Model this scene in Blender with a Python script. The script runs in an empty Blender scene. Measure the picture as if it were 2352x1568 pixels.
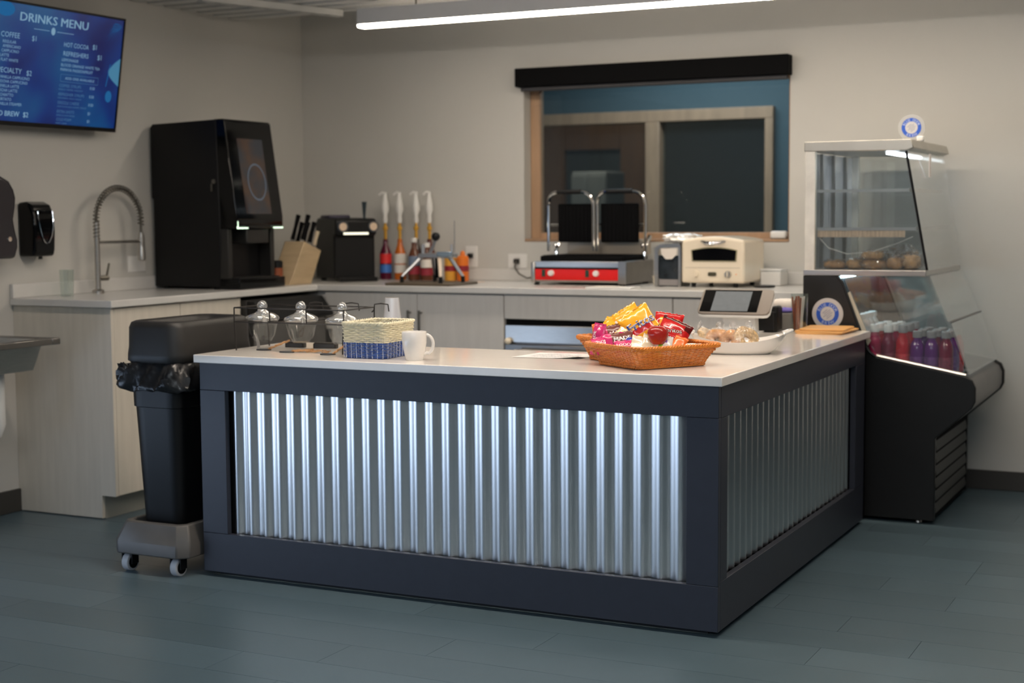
import bpy, math, random
from mathutils import Vector, Matrix, Euler
random.seed(7)
SC = bpy.context.scene
COL = SC.collection
PI = math.pi

# ------------------------------------------------------------------ camera
cam_d = bpy.data.cameras.new('camera')
cam = bpy.data.objects.new('camera', cam_d)
COL.objects.link(cam)
SC.camera = cam
cam_d.sensor_width = 36.0
cam_d.lens = 3440.24 * 36.0 / 2352.0
cam_d.clip_start = 0.05
cam_d.clip_end = 100
YAW, PITCH, ROLL = 0.4602, -0.0840, -0.0071
cam.matrix_world = (Matrix.Translation((1.3749, -4.1455, 1.2534)) @ Matrix.Rotation(YAW, 4, 'Z')
                    @ Matrix.Rotation(PI / 2 + PITCH, 4, 'X') @ Matrix.Rotation(ROLL, 4, 'Z'))
cam_d.dof.use_dof = True
cam_d.dof.focus_distance = 4.45
cam_d.dof.aperture_fstop = 2.8

# ------------------------------------------------------------------ world, exposure
world = bpy.data.worlds.new('world')
SC.world = world
world.use_nodes = True
world.node_tree.nodes['Background'].inputs[0].default_value = (0.35, 0.42, 0.5, 1)
world.node_tree.nodes['Background'].inputs[1].default_value = 0.3
SC.view_settings.view_transform = 'Standard'
SC.view_settings.look = 'None'
SC.view_settings.gamma = 1.0
SC.view_settings.exposure = 0.0
SC.view_settings.use_curve_mapping = False


def area(name, loc, rot, sx, sy, power, color):
    d = bpy.data.lights.new(name, 'AREA')
    d.shape = 'RECTANGLE'
    d.size, d.size_y = sx, sy
    d.energy = power
    d.color = color
    o = bpy.data.objects.new(name, d)
    COL.objects.link(o)
    o.location = loc
    o.rotation_euler = rot
    return o


COOL = (0.56, 0.73, 1.0)
# added floor-level strip, unseen, standing in for daylight from the left
area('low_daylight_strip', (-3.30, -4.7, 0.30), (0, -PI / 2, 0), 0.50, 8.4, 46, COOL)
# unseen area lights added to brighten the rooms beyond the inner window
area('office_fill', (-1.6, 4.2, 2.5), (0, 0, 0), 1.2, 0.5, 34, (0.8, 0.9, 1.0))
area('corridor_fill', (-3.4, 6.6, 2.5), (0, 0, 0), 0.8, 0.8, 16, (1.0, 0.8, 0.6))

# ------------------------------------------------------------------ materials
MATS = {}


def mat(name, col, rough=0.5, metal=0.0, var=0.0, scale=8.0, stretch=(1, 1, 1), bump=0.0, bscale=60.0,
        spec=0.5, coat=0.0, aniso=0.0, emit=None, estr=0.0, trans=0.0, sheen=0.0, rnd=0.0, rvar=0.0):
    if name in MATS:
        return MATS[name]
    m = bpy.data.materials.new(name)
    m.use_nodes = True
    nt = m.node_tree
    b = nt.nodes['Principled BSDF']
    b.inputs['Base Color'].default_value = (*col, 1)
    b.inputs['Roughness'].default_value = rough
    b.inputs['Metallic'].default_value = metal
    b.inputs['Specular IOR Level'].default_value = spec
    b.inputs['Coat Weight'].default_value = coat
    b.inputs['Anisotropic'].default_value = aniso
    b.inputs['Transmission Weight'].default_value = trans
    if emit:
        b.inputs['Emission Color'].default_value = (*emit, 1)
        b.inputs['Emission Strength'].default_value = estr
    tc = nt.nodes.new('ShaderNodeTexCoord')
    mp = nt.nodes.new('ShaderNodeMapping')
    mp.inputs['Scale'].default_value = stretch
    nt.links.new(tc.outputs['Object'], mp.inputs['Vector'])
    n = nt.nodes.new('ShaderNodeTexNoise')
    n.inputs['Scale'].default_value = scale
    n.inputs['Detail'].default_value = 5
    nt.links.new(mp.outputs[0], n.inputs['Vector'])
    mr = nt.nodes.new('ShaderNodeMapRange')
    mr.inputs[1].default_value = 0.3
    mr.inputs[2].default_value = 0.7
    v = max(var, 0.02)
    mr.inputs[3].default_value = 1 - v
    mr.inputs[4].default_value = 1 + v
    nt.links.new(n.outputs[0], mr.inputs[0])
    hs = nt.nodes.new('ShaderNodeHueSaturation')
    hs.inputs['Color'].default_value = (*col, 1)
    if rnd > 0:
        oi = nt.nodes.new('ShaderNodeObjectInfo')
        m2 = nt.nodes.new('ShaderNodeMapRange')
        m2.inputs[3].default_value = 1 - rnd
        m2.inputs[4].default_value = 1 + rnd
        nt.links.new(oi.outputs['Random'], m2.inputs[0])
        mu = nt.nodes.new('ShaderNodeMath')
        mu.operation = 'MULTIPLY'
        nt.links.new(mr.outputs[0], mu.inputs[0])
        nt.links.new(m2.outputs[0], mu.inputs[1])
        nt.links.new(mu.outputs[0], hs.inputs['Value'])
    else:
        nt.links.new(mr.outputs[0], hs.inputs['Value'])
    nt.links.new(hs.outputs[0], b.inputs['Base Color'])
    if rvar > 0:
        m3 = nt.nodes.new('ShaderNodeMapRange')
        m3.inputs[1].default_value = 0.3
        m3.inputs[2].default_value = 0.7
        m3.inputs[3].default_value = max(0, rough - rvar)
        m3.inputs[4].default_value = rough + rvar
        nt.links.new(n.outputs[0], m3.inputs[0])
        nt.links.new(m3.outputs[0], b.inputs['Roughness'])
    if bump > 0:
        n2 = nt.nodes.new('ShaderNodeTexNoise')
        n2.inputs['Scale'].default_value = bscale
        n2.inputs['Detail'].default_value = 3
        nt.links.new(mp.outputs[0], n2.inputs['Vector'])
        bp = nt.nodes.new('ShaderNodeBump')
        bp.inputs['Strength'].default_value = bump
        bp.inputs['Distance'].default_value = 0.004
        nt.links.new(n2.outputs[0], bp.inputs['Height'])
        nt.links.new(bp.outputs[0], b.inputs['Normal'])
    MATS[name] = m
    return m


def emis(name, col, s):
    if name in MATS:
        return MATS[name]
    m = bpy.data.materials.new(name)
    m.use_nodes = True
    nt = m.node_tree
    nt.nodes.remove(nt.nodes['Principled BSDF'])
    e = nt.nodes.new('ShaderNodeEmission')
    e.inputs[0].default_value = (*col, 1)
    e.inputs[1].default_value = s
    nt.links.new(e.outputs[0], nt.nodes['Material Output'].inputs[0])
    MATS[name] = m
    return m


def pane_mat(name, tint=(0.93, 0.96, 0.95), rough=0.02, refl=1.0, haze=0.0, hazecol=(0.8, 0.85, 0.87), ior=1.45, bump=0.0, bscale=40):
    """clear thin pane: transparent with a fresnel reflection and a little surface haze"""
    if name in MATS:
        return MATS[name]
    m = bpy.data.materials.new(name)
    m.use_nodes = True
    nt = m.node_tree
    nt.nodes.remove(nt.nodes['Principled BSDF'])
    t = nt.nodes.new('ShaderNodeBsdfTransparent')
    t.inputs[0].default_value = (*tint, 1)
    g = nt.nodes.new('ShaderNodeBsdfGlossy')
    g.inputs['Roughness'].default_value = rough
    g.inputs[0].default_value = (1, 1, 1, 1)
    f = nt.nodes.new('ShaderNodeLayerWeight')
    f.inputs[0].default_value = 0.5
    pw_ = nt.nodes.new('ShaderNodeMath')
    pw_.operation = 'POWER'
    pw_.inputs[1].default_value = 5.0
    nt.links.new(f.outputs['Facing'], pw_.inputs[0])
    ma = nt.nodes.new('ShaderNodeMath')
    ma.operation = 'MULTIPLY_ADD'
    ma.inputs[1].default_value = 0.92
    ma.inputs[2].default_value = 0.07
    nt.links.new(pw_.outputs[0], ma.inputs[0])
    mu = nt.nodes.new('ShaderNodeMath')
    mu.operation = 'MULTIPLY'
    mu.use_clamp = True
    mu.inputs[1].default_value = refl
    nt.links.new(ma.outputs[0], mu.inputs[0])
    mx = nt.nodes.new('ShaderNodeMixShader')
    nt.links.new(mu.outputs[0], mx.inputs[0])
    last = t
    if haze > 0:
        d = nt.nodes.new('ShaderNodeBsdfDiffuse')
        d.inputs[0].default_value = (*hazecol, 1)
        m2 = nt.nodes.new('ShaderNodeMixShader')
        m2.inputs[0].default_value = haze
        nt.links.new(t.outputs[0], m2.inputs[1])
        nt.links.new(d.outputs[0], m2.inputs[2])
        last = m2
    if bump > 0:
        n2 = nt.nodes.new('ShaderNodeTexNoise')
        n2.inputs['Scale'].default_value = bscale
        tc = nt.nodes.new('ShaderNodeTexCoord')
        nt.links.new(tc.outputs['Object'], n2.inputs['Vector'])
        bp = nt.nodes.new('ShaderNodeBump')
        bp.inputs['Strength'].default_value = bump
        bp.inputs['Distance'].default_value = 0.01
        nt.links.new(n2.outputs[0], bp.inputs['Height'])
        nt.links.new(bp.outputs[0], g.inputs['Normal'])
        nt.links.new(bp.outputs[0], f.inputs['Normal'])
    nt.links.new(last.outputs[0], mx.inputs[1])
    nt.links.new(g.outputs[0], mx.inputs[2])
    nt.links.new(mx.outputs[0], nt.nodes['Material Output'].inputs[0])
    MATS[name] = m
    return m


WALL = mat('wall_paint', (0.56, 0.55, 0.52), 0.85, var=0.02, scale=2, bump=0.15, bscale=300)
CEIL = mat('ceiling_white', (0.62, 0.62, 0.60), 0.8, var=0.03)
VINYL = mat('vinyl_floor', (0.080, 0.121, 0.146), 0.33, var=0.16, scale=6, stretch=(1.2, 26, 1), rnd=0.10, bump=0.08, bscale=30, rvar=0.04)
VINYLB = mat('vinyl_floor_joint', (0.05, 0.075, 0.08), 0.6)
BASEB = mat('rubber_baseboard', (0.045, 0.042, 0.038), 0.6)
NAVY = mat('navy_laminate', (0.026, 0.029, 0.043), 0.42, var=0.05, scale=30)
NAVYD = mat('navy_dark_plinth', (0.010, 0.011, 0.014), 0.7)
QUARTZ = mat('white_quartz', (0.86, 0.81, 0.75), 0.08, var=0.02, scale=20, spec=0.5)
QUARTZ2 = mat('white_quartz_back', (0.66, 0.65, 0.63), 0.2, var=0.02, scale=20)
GALV = mat('galvanized_steel', (0.72, 0.72, 0.72), 0.28, 1.0, var=0.03, scale=6, stretch=(3, 3, 0.3))
CAB = mat('cabinet_laminate', (0.66, 0.61, 0.53), 0.5, var=0.05, scale=5, stretch=(8, 8, 0.7))
CABG = mat('cabinet_laminate_grey', (0.64, 0.62, 0.59), 0.5, var=0.04, scale=5, stretch=(8, 8, 0.7))
TOE = mat('toe_kick_grey', (0.30, 0.30, 0.27), 0.5)
HANDLE = mat('dark_nickel', (0.16, 0.15, 0.13), 0.4, 0.8)
STEEL = mat('stainless_steel', (0.55, 0.53, 0.50), 0.28, 1.0, var=0.06, scale=20, stretch=(1, 1, 10))
STEELD = mat('stainless_dark', (0.28, 0.27, 0.26), 0.35, 1.0, var=0.06, scale=20)
CHROME = mat('chrome', (0.80, 0.79, 0.78), 0.08, 1.0)
BLACK = mat('black_plastic', (0.005, 0.005, 0.0055), 0.42, spec=0.3)
BLACKG = mat('black_gloss', (0.003, 0.003, 0.0035), 0.08, spec=0.25)
BLACKM = mat('black_matte', (0.004, 0.004, 0.0045), 0.75, spec=0.08)
CHAR = mat('charcoal_plastic', (0.016, 0.015, 0.014), 0.5, var=0.08, scale=15)
GREYP = mat('grey_plastic', (0.09, 0.085, 0.08), 0.45, var=0.15, scale=9)
BINBAG = mat('black_bin_liner', (0.010, 0.010, 0.011), 0.28, bump=0.8, bscale=22, spec=0.5)
RUBBERW = mat('pale_wheel_rubber', (0.42, 0.43, 0.46), 0.5)
WHITE = mat('white_plastic', (0.78, 0.77, 0.75), 0.35)
WHITEG = mat('white_ceramic', (0.80, 0.77, 0.73), 0.12, coat=0.4)
CREAM = mat('cream_enamel', (0.80, 0.70, 0.55), 0.25, coat=0.3)
RED = mat('red_panel', (0.72, 0.012, 0.010), 0.3)
WOODF = mat('window_wood', (0.40, 0.25, 0.15), 0.45, var=0.12, scale=4, stretch=(6, 6, 0.8))
WOODL = mat('light_wood', (0.48, 0.36, 0.22), 0.5, var=0.10, scale=6, stretch=(1, 1, 6))
WOODB = mat('bamboo_board', (0.75, 0.40, 0.13), 0.45, var=0.12, scale=6, stretch=(1, 8, 8))
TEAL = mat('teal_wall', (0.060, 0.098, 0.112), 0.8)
DOORB = mat('brown_door', (0.20, 0.09, 0.04), 0.5, var=0.12, scale=4, stretch=(5, 5, 0.6))
GLASS = pane_mat('clear_glass', refl=1.0)
CASEG = pane_mat('case_glass', tint=(0.94, 0.96, 0.96), refl=1.2, haze=0.025)
WINGLASS = pane_mat('window_glass', tint=(0.8, 0.85, 0.86), refl=0.35, haze=0.01, hazecol=(0.5, 0.6, 0.65))
JARG = pane_mat('jar_glass', tint=(0.90, 0.91, 0.90), refl=3.5, rough=0.06, haze=0.16, hazecol=(0.9, 0.9, 0.9))
BOWLG = pane_mat('bowl_glass', tint=(0.97, 0.98, 0.98), refl=0.5)
WRAP = pane_mat('plastic_wrap', tint=(0.98, 0.98, 0.98), refl=1.5, rough=0.10, haze=0.025, hazecol=(1, 1, 1), bump=1.0, bscale=60)
CUPP = pane_mat('frosted_cup', tint=(0.85, 0.87, 0.90), refl=2.5, rough=0.25, haze=0.55, hazecol=(0.85, 0.87, 0.92))


# ------------------------------------------------------------------ mesh builder
class G:
    def __init__(s):
        s.v = []
        s.f = []
        s.m = []
        s.mi = 0

    def add(s, vs, fs, M=None):
        o = len(s.v)
        if M is not None:
            vs = [tuple(M @ Vector(p)) for p in vs]
        s.v += [tuple(p) for p in vs]
        s.f += [tuple(i + o for i in f) for f in fs]
        s.m += [s.mi] * len(fs)
        return s

    def box(s, x0, x1, y0, y1, z0, z1, M=None):
        vs = [(x, y, z) for z in (z0, z1) for y in (y0, y1) for x in (x0, x1)]
        return s.add(vs, [(0, 2, 3, 1), (4, 5, 7, 6), (0, 1, 5, 4), (2, 6, 7, 3), (0, 4, 6, 2), (1, 3, 7, 5)], M)

    def prism(s, pts, ax, a, b, M=None):
        """2-D outline extruded along axis ax; outline in the two other axes, in order"""
        n = len(pts)
        # keep winding outwards
        area2 = sum(pts[i][0] * pts[(i + 1) % n][1] - pts[(i + 1) % n][0] * pts[i][1] for i in range(n))
        if area2 < 0:
            pts = pts[::-1]

        def P(u, v, w):
            return (w, u, v) if ax == 0 else ((u, w, v) if ax == 1 else (u, v, w))
        vs = [P(u, v, a) for u, v in pts] + [P(u, v, b) for u, v in pts]
        fs = [tuple(range(n))[::-1], tuple(range(n, 2 * n))] + [(i, (i + 1) % n, n + (i + 1) % n, n + i) for i in range(n)]
        if (ax == 1):
            fs = [f[::-1] for f in fs]
        if b < a:
            fs = [f[::-1] for f in fs]
        return s.add(vs, fs, M)

    def lathe(s, prof, c=(0, 0, 0), seg=24, sx=1, sy=1, M=None, closed=False):
        n = len(prof)
        vs = []
        for k in range(seg):
            a = 2 * PI * k / seg
            for r, z in prof:
                vs.append((c[0] + r * math.cos(a) * sx, c[1] + r * math.sin(a) * sy, c[2] + z))
        fs = []
        for k in range(seg):
            k2 = (k + 1) % seg
            for i in range(n - 1):
                fs.append((k * n + i, k2 * n + i, k2 * n + i + 1, k * n + i + 1))
            if closed:
                fs.append((k * n + n - 1, k2 * n + n - 1, k2 * n, k * n))
        if not closed:
            if prof[0][0] > 1e-5:
                fs.append(tuple(k * n for k in range(seg))[::-1])
            if prof[-1][0] > 1e-5:
                fs.append(tuple(k * n + n - 1 for k in range(seg)))
        return s.add(vs, fs, M)

    def cyl(s, p, q, r, r2=None, seg=16, cap=True):
        p, q = Vector(p), Vector(q)
        r2 = r if r2 is None else r2
        z = (q - p).normalized()
        x = z.orthogonal().normalized()
        y = z.cross(x)
        vs = []
        for k in range(seg):
            a = 2 * PI * k / seg
            d = x * math.cos(a) + y * math.sin(a)
            vs.append(tuple(p + d * r))
            vs.append(tuple(q + d * r2))
        fs = [(2 * k, 2 * ((k + 1) % seg), 2 * ((k + 1) % seg) + 1, 2 * k + 1) for k in range(seg)]
        if cap:
            fs.append(tuple(2 * k for k in range(seg))[::-1])
            fs.append(tuple(2 * k + 1 for k in range(seg)))
        return s.add(vs, fs)

    def tube(s, pts, r, seg=8, closed=False, flat=1.0, up=None):
        pts = [Vector(p) for p in pts]
        n = len(pts)
        vs = []
        prev = None
        for i, p in enumerate(pts):
            if closed:
                t = (pts[(i + 1) % n] - pts[i - 1]).normalized()
            else:
                t = (pts[min(i + 1, n - 1)] - pts[max(i - 1, 0)]).normalized()
            if up is not None:
                x = Vector(up).cross(t).normalized()
            elif prev is None:
                x = t.orthogonal().normalized()
            else:
                x = (prev - t * prev.dot(t)).normalized()
            prev = x
            y = t.cross(x)
            rr = r[i] if isinstance(r, (list, tuple)) else r
            for k in range(seg):
                a = 2 * PI * k / seg
                vs.append(tuple(p + x * math.cos(a) * rr + y * math.sin(a) * rr * flat))
        fs = []
        for i in range(n if closed else n - 1):
            j = (i + 1) % n
            for k in range(seg):
                k2 = (k + 1) % seg
                fs.append((i * seg + k, i * seg + k2, j * seg + k2, j * seg + k))
        if not closed:
            fs.append(tuple(range(seg))[::-1])
            fs.append(tuple((n - 1) * seg + k for k in range(seg)))
        return s.add(vs, fs)

    def sphere(s, c, r, seg=16, rings=10, sz=1.0, M=None):
        prof = [(r * math.sin(PI * i / rings), -r * sz * math.cos(PI * i / rings)) for i in range(rings + 1)]
        prof[0] = (1e-6, prof[0][1])
        prof[-1] = (1e-6, prof[-1][1])
        return s.lathe(prof, c, seg, M=M)

    def grid(s, fn, nu, nv, M=None, flip=False):
        vs = [fn(i / nu, j / nv) for j in range(nv + 1) for i in range(nu + 1)]
        fs = []
        for j in range(nv):
            for i in range(nu):
                a = j * (nu + 1) + i
                f = (a, a + 1, a + nu + 2, a + nu + 1)
                fs.append(f[::-1] if flip else f)
        return s.add(vs, fs, M)


def props(o, label=None, cat=None, group=None, kind=None):
    if label:
        o['label'] = label
    if cat:
        o['category'] = cat
    if group:
        o['group'] = group
    if kind:
        o['kind'] = kind
    return o


def thing(name, loc, label, cat, group=None, rot=0.0):
    o = bpy.data.objects.new(name, None)
    o.empty_display_size = 0.05
    COL.objects.link(o)
    o.location = loc
    o.rotation_euler = rot if not isinstance(rot, (int, float)) else (0, 0, rot)
    o['local'] = 0
    del o['local']
    return props(o, label, cat, group)


def ob(name, g, m, parent=None, bev=0.0, world=True, smooth=35, seg=2, label=None, cat=None, group=None, kind=None, origin=None):
    """links the builder's geometry as one mesh object; world=True: geometry is in world coordinates"""
    me = bpy.data.meshes.new(name)
    off = Vector((0, 0, 0))
    P = parent
    while P is not None:
        if world:
            off += P.location
        P = P.parent
    if parent is None and origin is not None:
        off = Vector(origin)
    vs = [(x - off.x, y - off.y, z - off.z) for x, y, z in g.v]
    me.from_pydata(vs, [], g.f)
    ms = m if isinstance(m, (list, tuple)) else [m]
    for q in ms:
        me.materials.append(q)
    if len(ms) > 1:
        me.polygons.foreach_set('material_index', g.m)
    if smooth:
        me.polygons.foreach_set('use_smooth', [True] * len(me.polygons))
        me.set_sharp_from_angle(angle=math.radians(smooth))
    me.update()
    o = bpy.data.objects.new(name, me)
    COL.objects.link(o)
    if parent is not None:
        o.parent = parent
    elif origin is not None:
        o.location = origin
    if bev > 0:
        b = o.modifiers.new('bevel', 'BEVEL')
        b.width = bev
        b.segments = seg
        b.limit_method = 'ANGLE'
        b.angle_limit = math.radians(40)
    if kind is None and name in ('lettering', 'small_lettering', 'leaf_artwork', 'print_lines', 'lid_rib', 'griddle_rib', 'stakes', 'pale_stitches', 'woven_wall', 'blue_weave', 'cream_weave', 'emblem', 'grille_bar', 'strands', 'twine', 'light_strip'):
        kind = 'stuff'
    return props(o, label, cat, group, kind)


def bx(*a):
    return G().box(*a)


def copy_tree(root, loc=None, rot=None, label=None, group=None, parent=None):
    r = root.copy()
    COL.objects.link(r)
    if parent is not None:
        r.parent = parent
    if loc is not None:
        r.location = loc
    if rot is not None:
        r.rotation_euler = rot if not isinstance(rot, (int, float)) else (0, 0, rot)
    if label:
        r['label'] = label
    if group:
        r['group'] = group
    for ch in root.children:
        copy_tree(ch, parent=r)
    return r


_tc = {}


def text_geo(txt, size):
    """flat outline mesh of a line of text, left baseline at origin, in XY"""
    k = (txt, size)
    if k in _tc:
        return _tc[k]
    c = bpy.data.curves.new('t', 'FONT')
    c.body = txt
    c.size = size
    c.resolution_u = 2
    o = bpy.data.objects.new('t', c)
    COL.objects.link(o)
    bpy.context.view_layer.update()
    me = bpy.data.meshes.new_from_object(o)
    vs = [tuple(v.co) for v in me.vertices]
    fs = [tuple(p.vertices) for p in me.polygons]
    bpy.data.objects.remove(o)
    bpy.data.curves.remove(c)
    bpy.data.meshes.remove(me)
    _tc[k] = (vs, fs)
    return _tc[k]


def add_text(g, txt, size, M=None, width=None, fn=None, align='l', bold=0.0):
    vs, fs = text_geo(txt, 1.0)
    if not vs:
        return
    x1 = max(v[0] for v in vs)
    x0 = min(v[0] for v in vs)
    sx = size if width is None else width / (x1 - x0)
    dx = 0 if align == 'l' else -(x1 + x0) / 2 * sx
    offs = [(0, 0)] if not bold else [(-bold, 0), (bold, 0), (0, 0)]
    for q, (ox, oy) in enumerate(offs):
        pv = [((v[0] * sx + dx + ox), v[1] * size + oy, 0.00008 * q) for v in vs]
        if fn:
            pv = [fn(p) for p in pv]
        g.add(pv, fs, M)


def ring_text(g, txt, R, size, mid, span, top=True, M=None):
    n = len(txt)
    for i, ch in enumerate(txt):
        if ch == ' ':
            continue
        a = mid + (-(i - (n - 1) / 2) * span / n) * (1 if top else -1)
        vs, fs = text_geo(ch, 1.0)
        x1 = max(v[0] for v in vs)
        T = Matrix.Translation((R * math.cos(a), R * math.sin(a), 0)) @ Matrix.Rotation(a - PI / 2 if top else a + PI / 2, 4, 'Z')
        pv = [T @ Vector(((v[0] - x1 / 2) * size, (v[1] - 0.36) * size, 0)) for v in vs]
        g.add([tuple(p) for p in pv], fs, M)


# ================================================================== SETTING
XL, YW, ZC = -3.3655, 2.8305, 2.62     # left wall, back wall, ceiling
YR, XR = -10.5, 6.5                      # rear wall, right wall

ob('wall_left', bx(XL - 0.12, XL, YR - 0.1, YW + 0.12, -0.05, ZC).box(XL - 0.12, XL, YR, YR + 0.01, 0, 0.1), WALL, kind='structure',
   label='beige painted left wall carrying the menu screen and dispensers', cat='wall')
# back wall with the opening of the inner window
WX0, WX1, WZ0, WZ1 = -2.006, -0.610, 1.118, 1.935
g = G()
g.box(XL, WX0, YW, YW + 0.14, -0.05, ZC)
g.box(WX1, XR, YW, YW + 0.14, -0.05, ZC)
g.box(WX0, WX1, YW, YW + 0.14, -0.05, WZ0)
g.box(WX0, WX1, YW, YW + 0.14, WZ1, ZC)
ob('wall_back', g, WALL, kind='structure', label='beige painted back wall around the inner window', cat='wall')
DIMW = mat('dim_wall_paint', (0.26, 0.25, 0.24), 0.85)
ob('wall_right', bx(XR, XR + 0.12, YR, YW + 0.12, -0.05, ZC), DIMW, kind='structure', label='plain painted right wall outside the picture', cat='wall')
ob('wall_rear', bx(XL, XR, YR - 0.12, YR, -0.05, ZC), DIMW, kind='structure', label='plain painted wall behind the photographer', cat='wall')
ob('ceiling', bx(XL, XR, YR, YW, ZC, ZC + 0.1), CEIL, kind='structure', label='white ceiling above the slatted ceiling boards', cat='ceiling')

# made-up frames and blind around the added low light strip, out of view
g = G()
for y in (-8.94, -6.8, -4.7, -2.6, -0.46):
    g.box(XL, XL + 0.05, y - 0.03, y + 0.03, 0.04, 2.2)
for z in (0.0, 0.56, 2.18):
    g.box(XL, XL + 0.05, -8.94, -0.46, z, z + 0.04)
w3_ = ob('window_3', g, mat('window_alu', (0.05, 0.05, 0.05), 0.5), kind='structure', label='added dark window frame on the left wall, out of view, around the low light strip', cat='window')
ob('blind', bx(XL + 0.002, XL + 0.02, -8.90, -0.50, 0.60, 2.18), mat('blind_fabric', (0.06, 0.06, 0.065), 0.8), w3_)  # blind made up to close the unseen window above the light strip

# floor with planks
fl = ob('floor', bx(XL, XR, YR, YW, -0.06, -0.003), VINYLB, kind='structure', label='blue-grey vinyl plank floor', cat='floor')
pw, pl = 0.185, 1.25
plank = bpy.data.meshes.new('plank')
gg = bx(0.0006, pl - 0.0006, 0.0006, pw - 0.0006, -0.003, 0.0)
plank.from_pydata(gg.v, [], gg.f)
plank.materials.append(VINYL)
half = {}


def cut_plank(l, w):
    k = (round(l, 3), round(w, 3))
    if k not in half:
        me = bpy.data.meshes.new('plank')
        q = bx(0.0006, l - 0.0006, 0.0006, w - 0.0006, -0.003, 0.0)
        me.from_pydata(q.v, [], q.f)
        me.materials.append(VINYL)
        half[k] = me
    return half[k]


row = 0
y = YW - 0.185 * 37
while y < YW - 0.01:
    x = XL - random.choice((0.1, 0.35, 0.6, 0.85, 1.1))
    while x < 2.4:
        x0, x1 = max(x, XL + 0.001), x + pl
        if x1 - x0 > 0.05:
            me = plank if x1 - x0 > pl - 1e-4 else cut_plank(x1 - x0, pw)
            o = bpy.data.objects.new('plank', me)
            o.location = (x0, y, 0)
            o.parent = fl
            COL.objects.link(o)
        x += pl
    y += pw
    row += 1
# rest of the floor, behind the camera and to the right
g = G()
g.box(XL, XR, YR, YW - 0.185 * 37, -0.003, 0)
g.box(3.15, XR, YW - 0.185 * 37, YW, -0.003, 0)
ob('floor_border', g, VINYL, fl, world=False, smooth=0)

ob('baseboard_back', bx(-0.30, XR, YW - 0.012, YW, 0, 0.088), BASEB, kind='structure', bev=0.003, label='black rubber baseboard along the back wall', cat='baseboard')
ob('baseboard_left', bx(XL, XL + 0.012, -0.42, 0.628, 0, 0.098), BASEB, kind='structure', bev=0.003, label='black rubber baseboard along the left wall', cat='baseboard')

# slatted ceiling boards hanging over the kitchen
ZR = 2.262
y = 2.17
i = 0
sm = None
cs = ob('trim_1', bx(XL, XR, -1.2, 2.24, ZR + 0.055, ZR + 0.075), CEIL, kind='structure', label='white ceiling panel carrying the slats', cat='ceiling panel')
while y > -1.2:
    g = G().box(XL + 0.001, XR - 0.001, y, y + 0.075, ZR, ZR + 0.055)
    if sm is None:
        o = ob('slat', g, CEIL, cs, bev=0.006)
        sm = o
        y0 = y
    else:
        o = sm.copy()
        COL.objects.link(o)
        o.location = (0, y - y0, 0)
    y -= 0.125
g = G()
SA, SB = Vector((-2.94, 1.40, ZR - 0.035)), Vector((-2.675, 2.16, ZR - 0.035))
d = (SB - SA)
L = d.length
A = math.atan2(d.y, d.x)
SM = Matrix.Translation(SA) @ Matrix.Rotation(A, 4, 'Z')
g.box(0, L, -0.02, -0.017, 0, 0.033, SM).box(0, L, 0.017, 0.02, 0, 0.033, SM)
n = 9
for k in range(n):
    g.box(L * k / n, L * k / n + 0.022, -0.02, 0.02, 0, 0.003, SM)
g.box(0, L, -0.02, -0.008, 0, 0.003, SM).box(0, L, 0.008, 0.02, 0, 0.003, SM)
ob('trim_2', g, CEIL, kind='structure', label='white slotted metal strut under the ceiling slats', cat='strut')

# ------------------------------------------------------------------ linear lamps
LED = emis('led_diffuser', (1.0, 0.87, 0.71), 33.0)
LAMPW = mat('lamp_housing', (0.55, 0.56, 0.58), 0.5)


def linear_lamp(x0, x1, y, z, label, LED=LED):
    t = thing('linear_pendant_lamp', ((x0 + x1) / 2, y, z), label, 'lamp')
    g = G()
    g.box(x0, x1, y - 0.034, y + 0.034, z + 0.020, z + 0.092)
    ob('housing', g, LAMPW, t, bev=0.002)
    g = G().prism([(y - 0.034, z + 0.020), (y - 0.034, z + 0.013), (y - 0.028, z + 0.006), (y + 0.028, z + 0.006), (y + 0.034, z + 0.013), (y + 0.034, z + 0.020)], 0, x0 + 0.002, x1 - 0.002)
    ob('diffuser', g, LED, t, bev=0.004)
    for x in (x0 + 0.3, x1 - 0.3):
        ob('hanger', G().cyl((x, y, z + 0.09), (x, y, ZR + 0.01), 0.004, seg=6), HANDLE, t)
    return t


linear_lamp(-2.40, 1.30, 1.90, 2.122, 'long white linear pendant lamp glowing over the back counter')
linear_lamp(-2.10, 1.4, -0.12, 2.140, 'second linear pendant lamp over the front of the service counter', emis('led_diffuser_bright', (1.0, 0.86, 0.72), 60.0))
LED2 = emis('led_diffuser_cool', (0.86, 0.94, 1.0), 52.0)
linear_lamp(-1.2, 3.0, -3.1, 2.140, 'third linear pendant lamp, in the front half of the room', LED2)
linear_lamp(-1.2, 3.0, -5.9, 2.140, 'fourth linear pendant lamp, behind the photographer', LED2)

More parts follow.
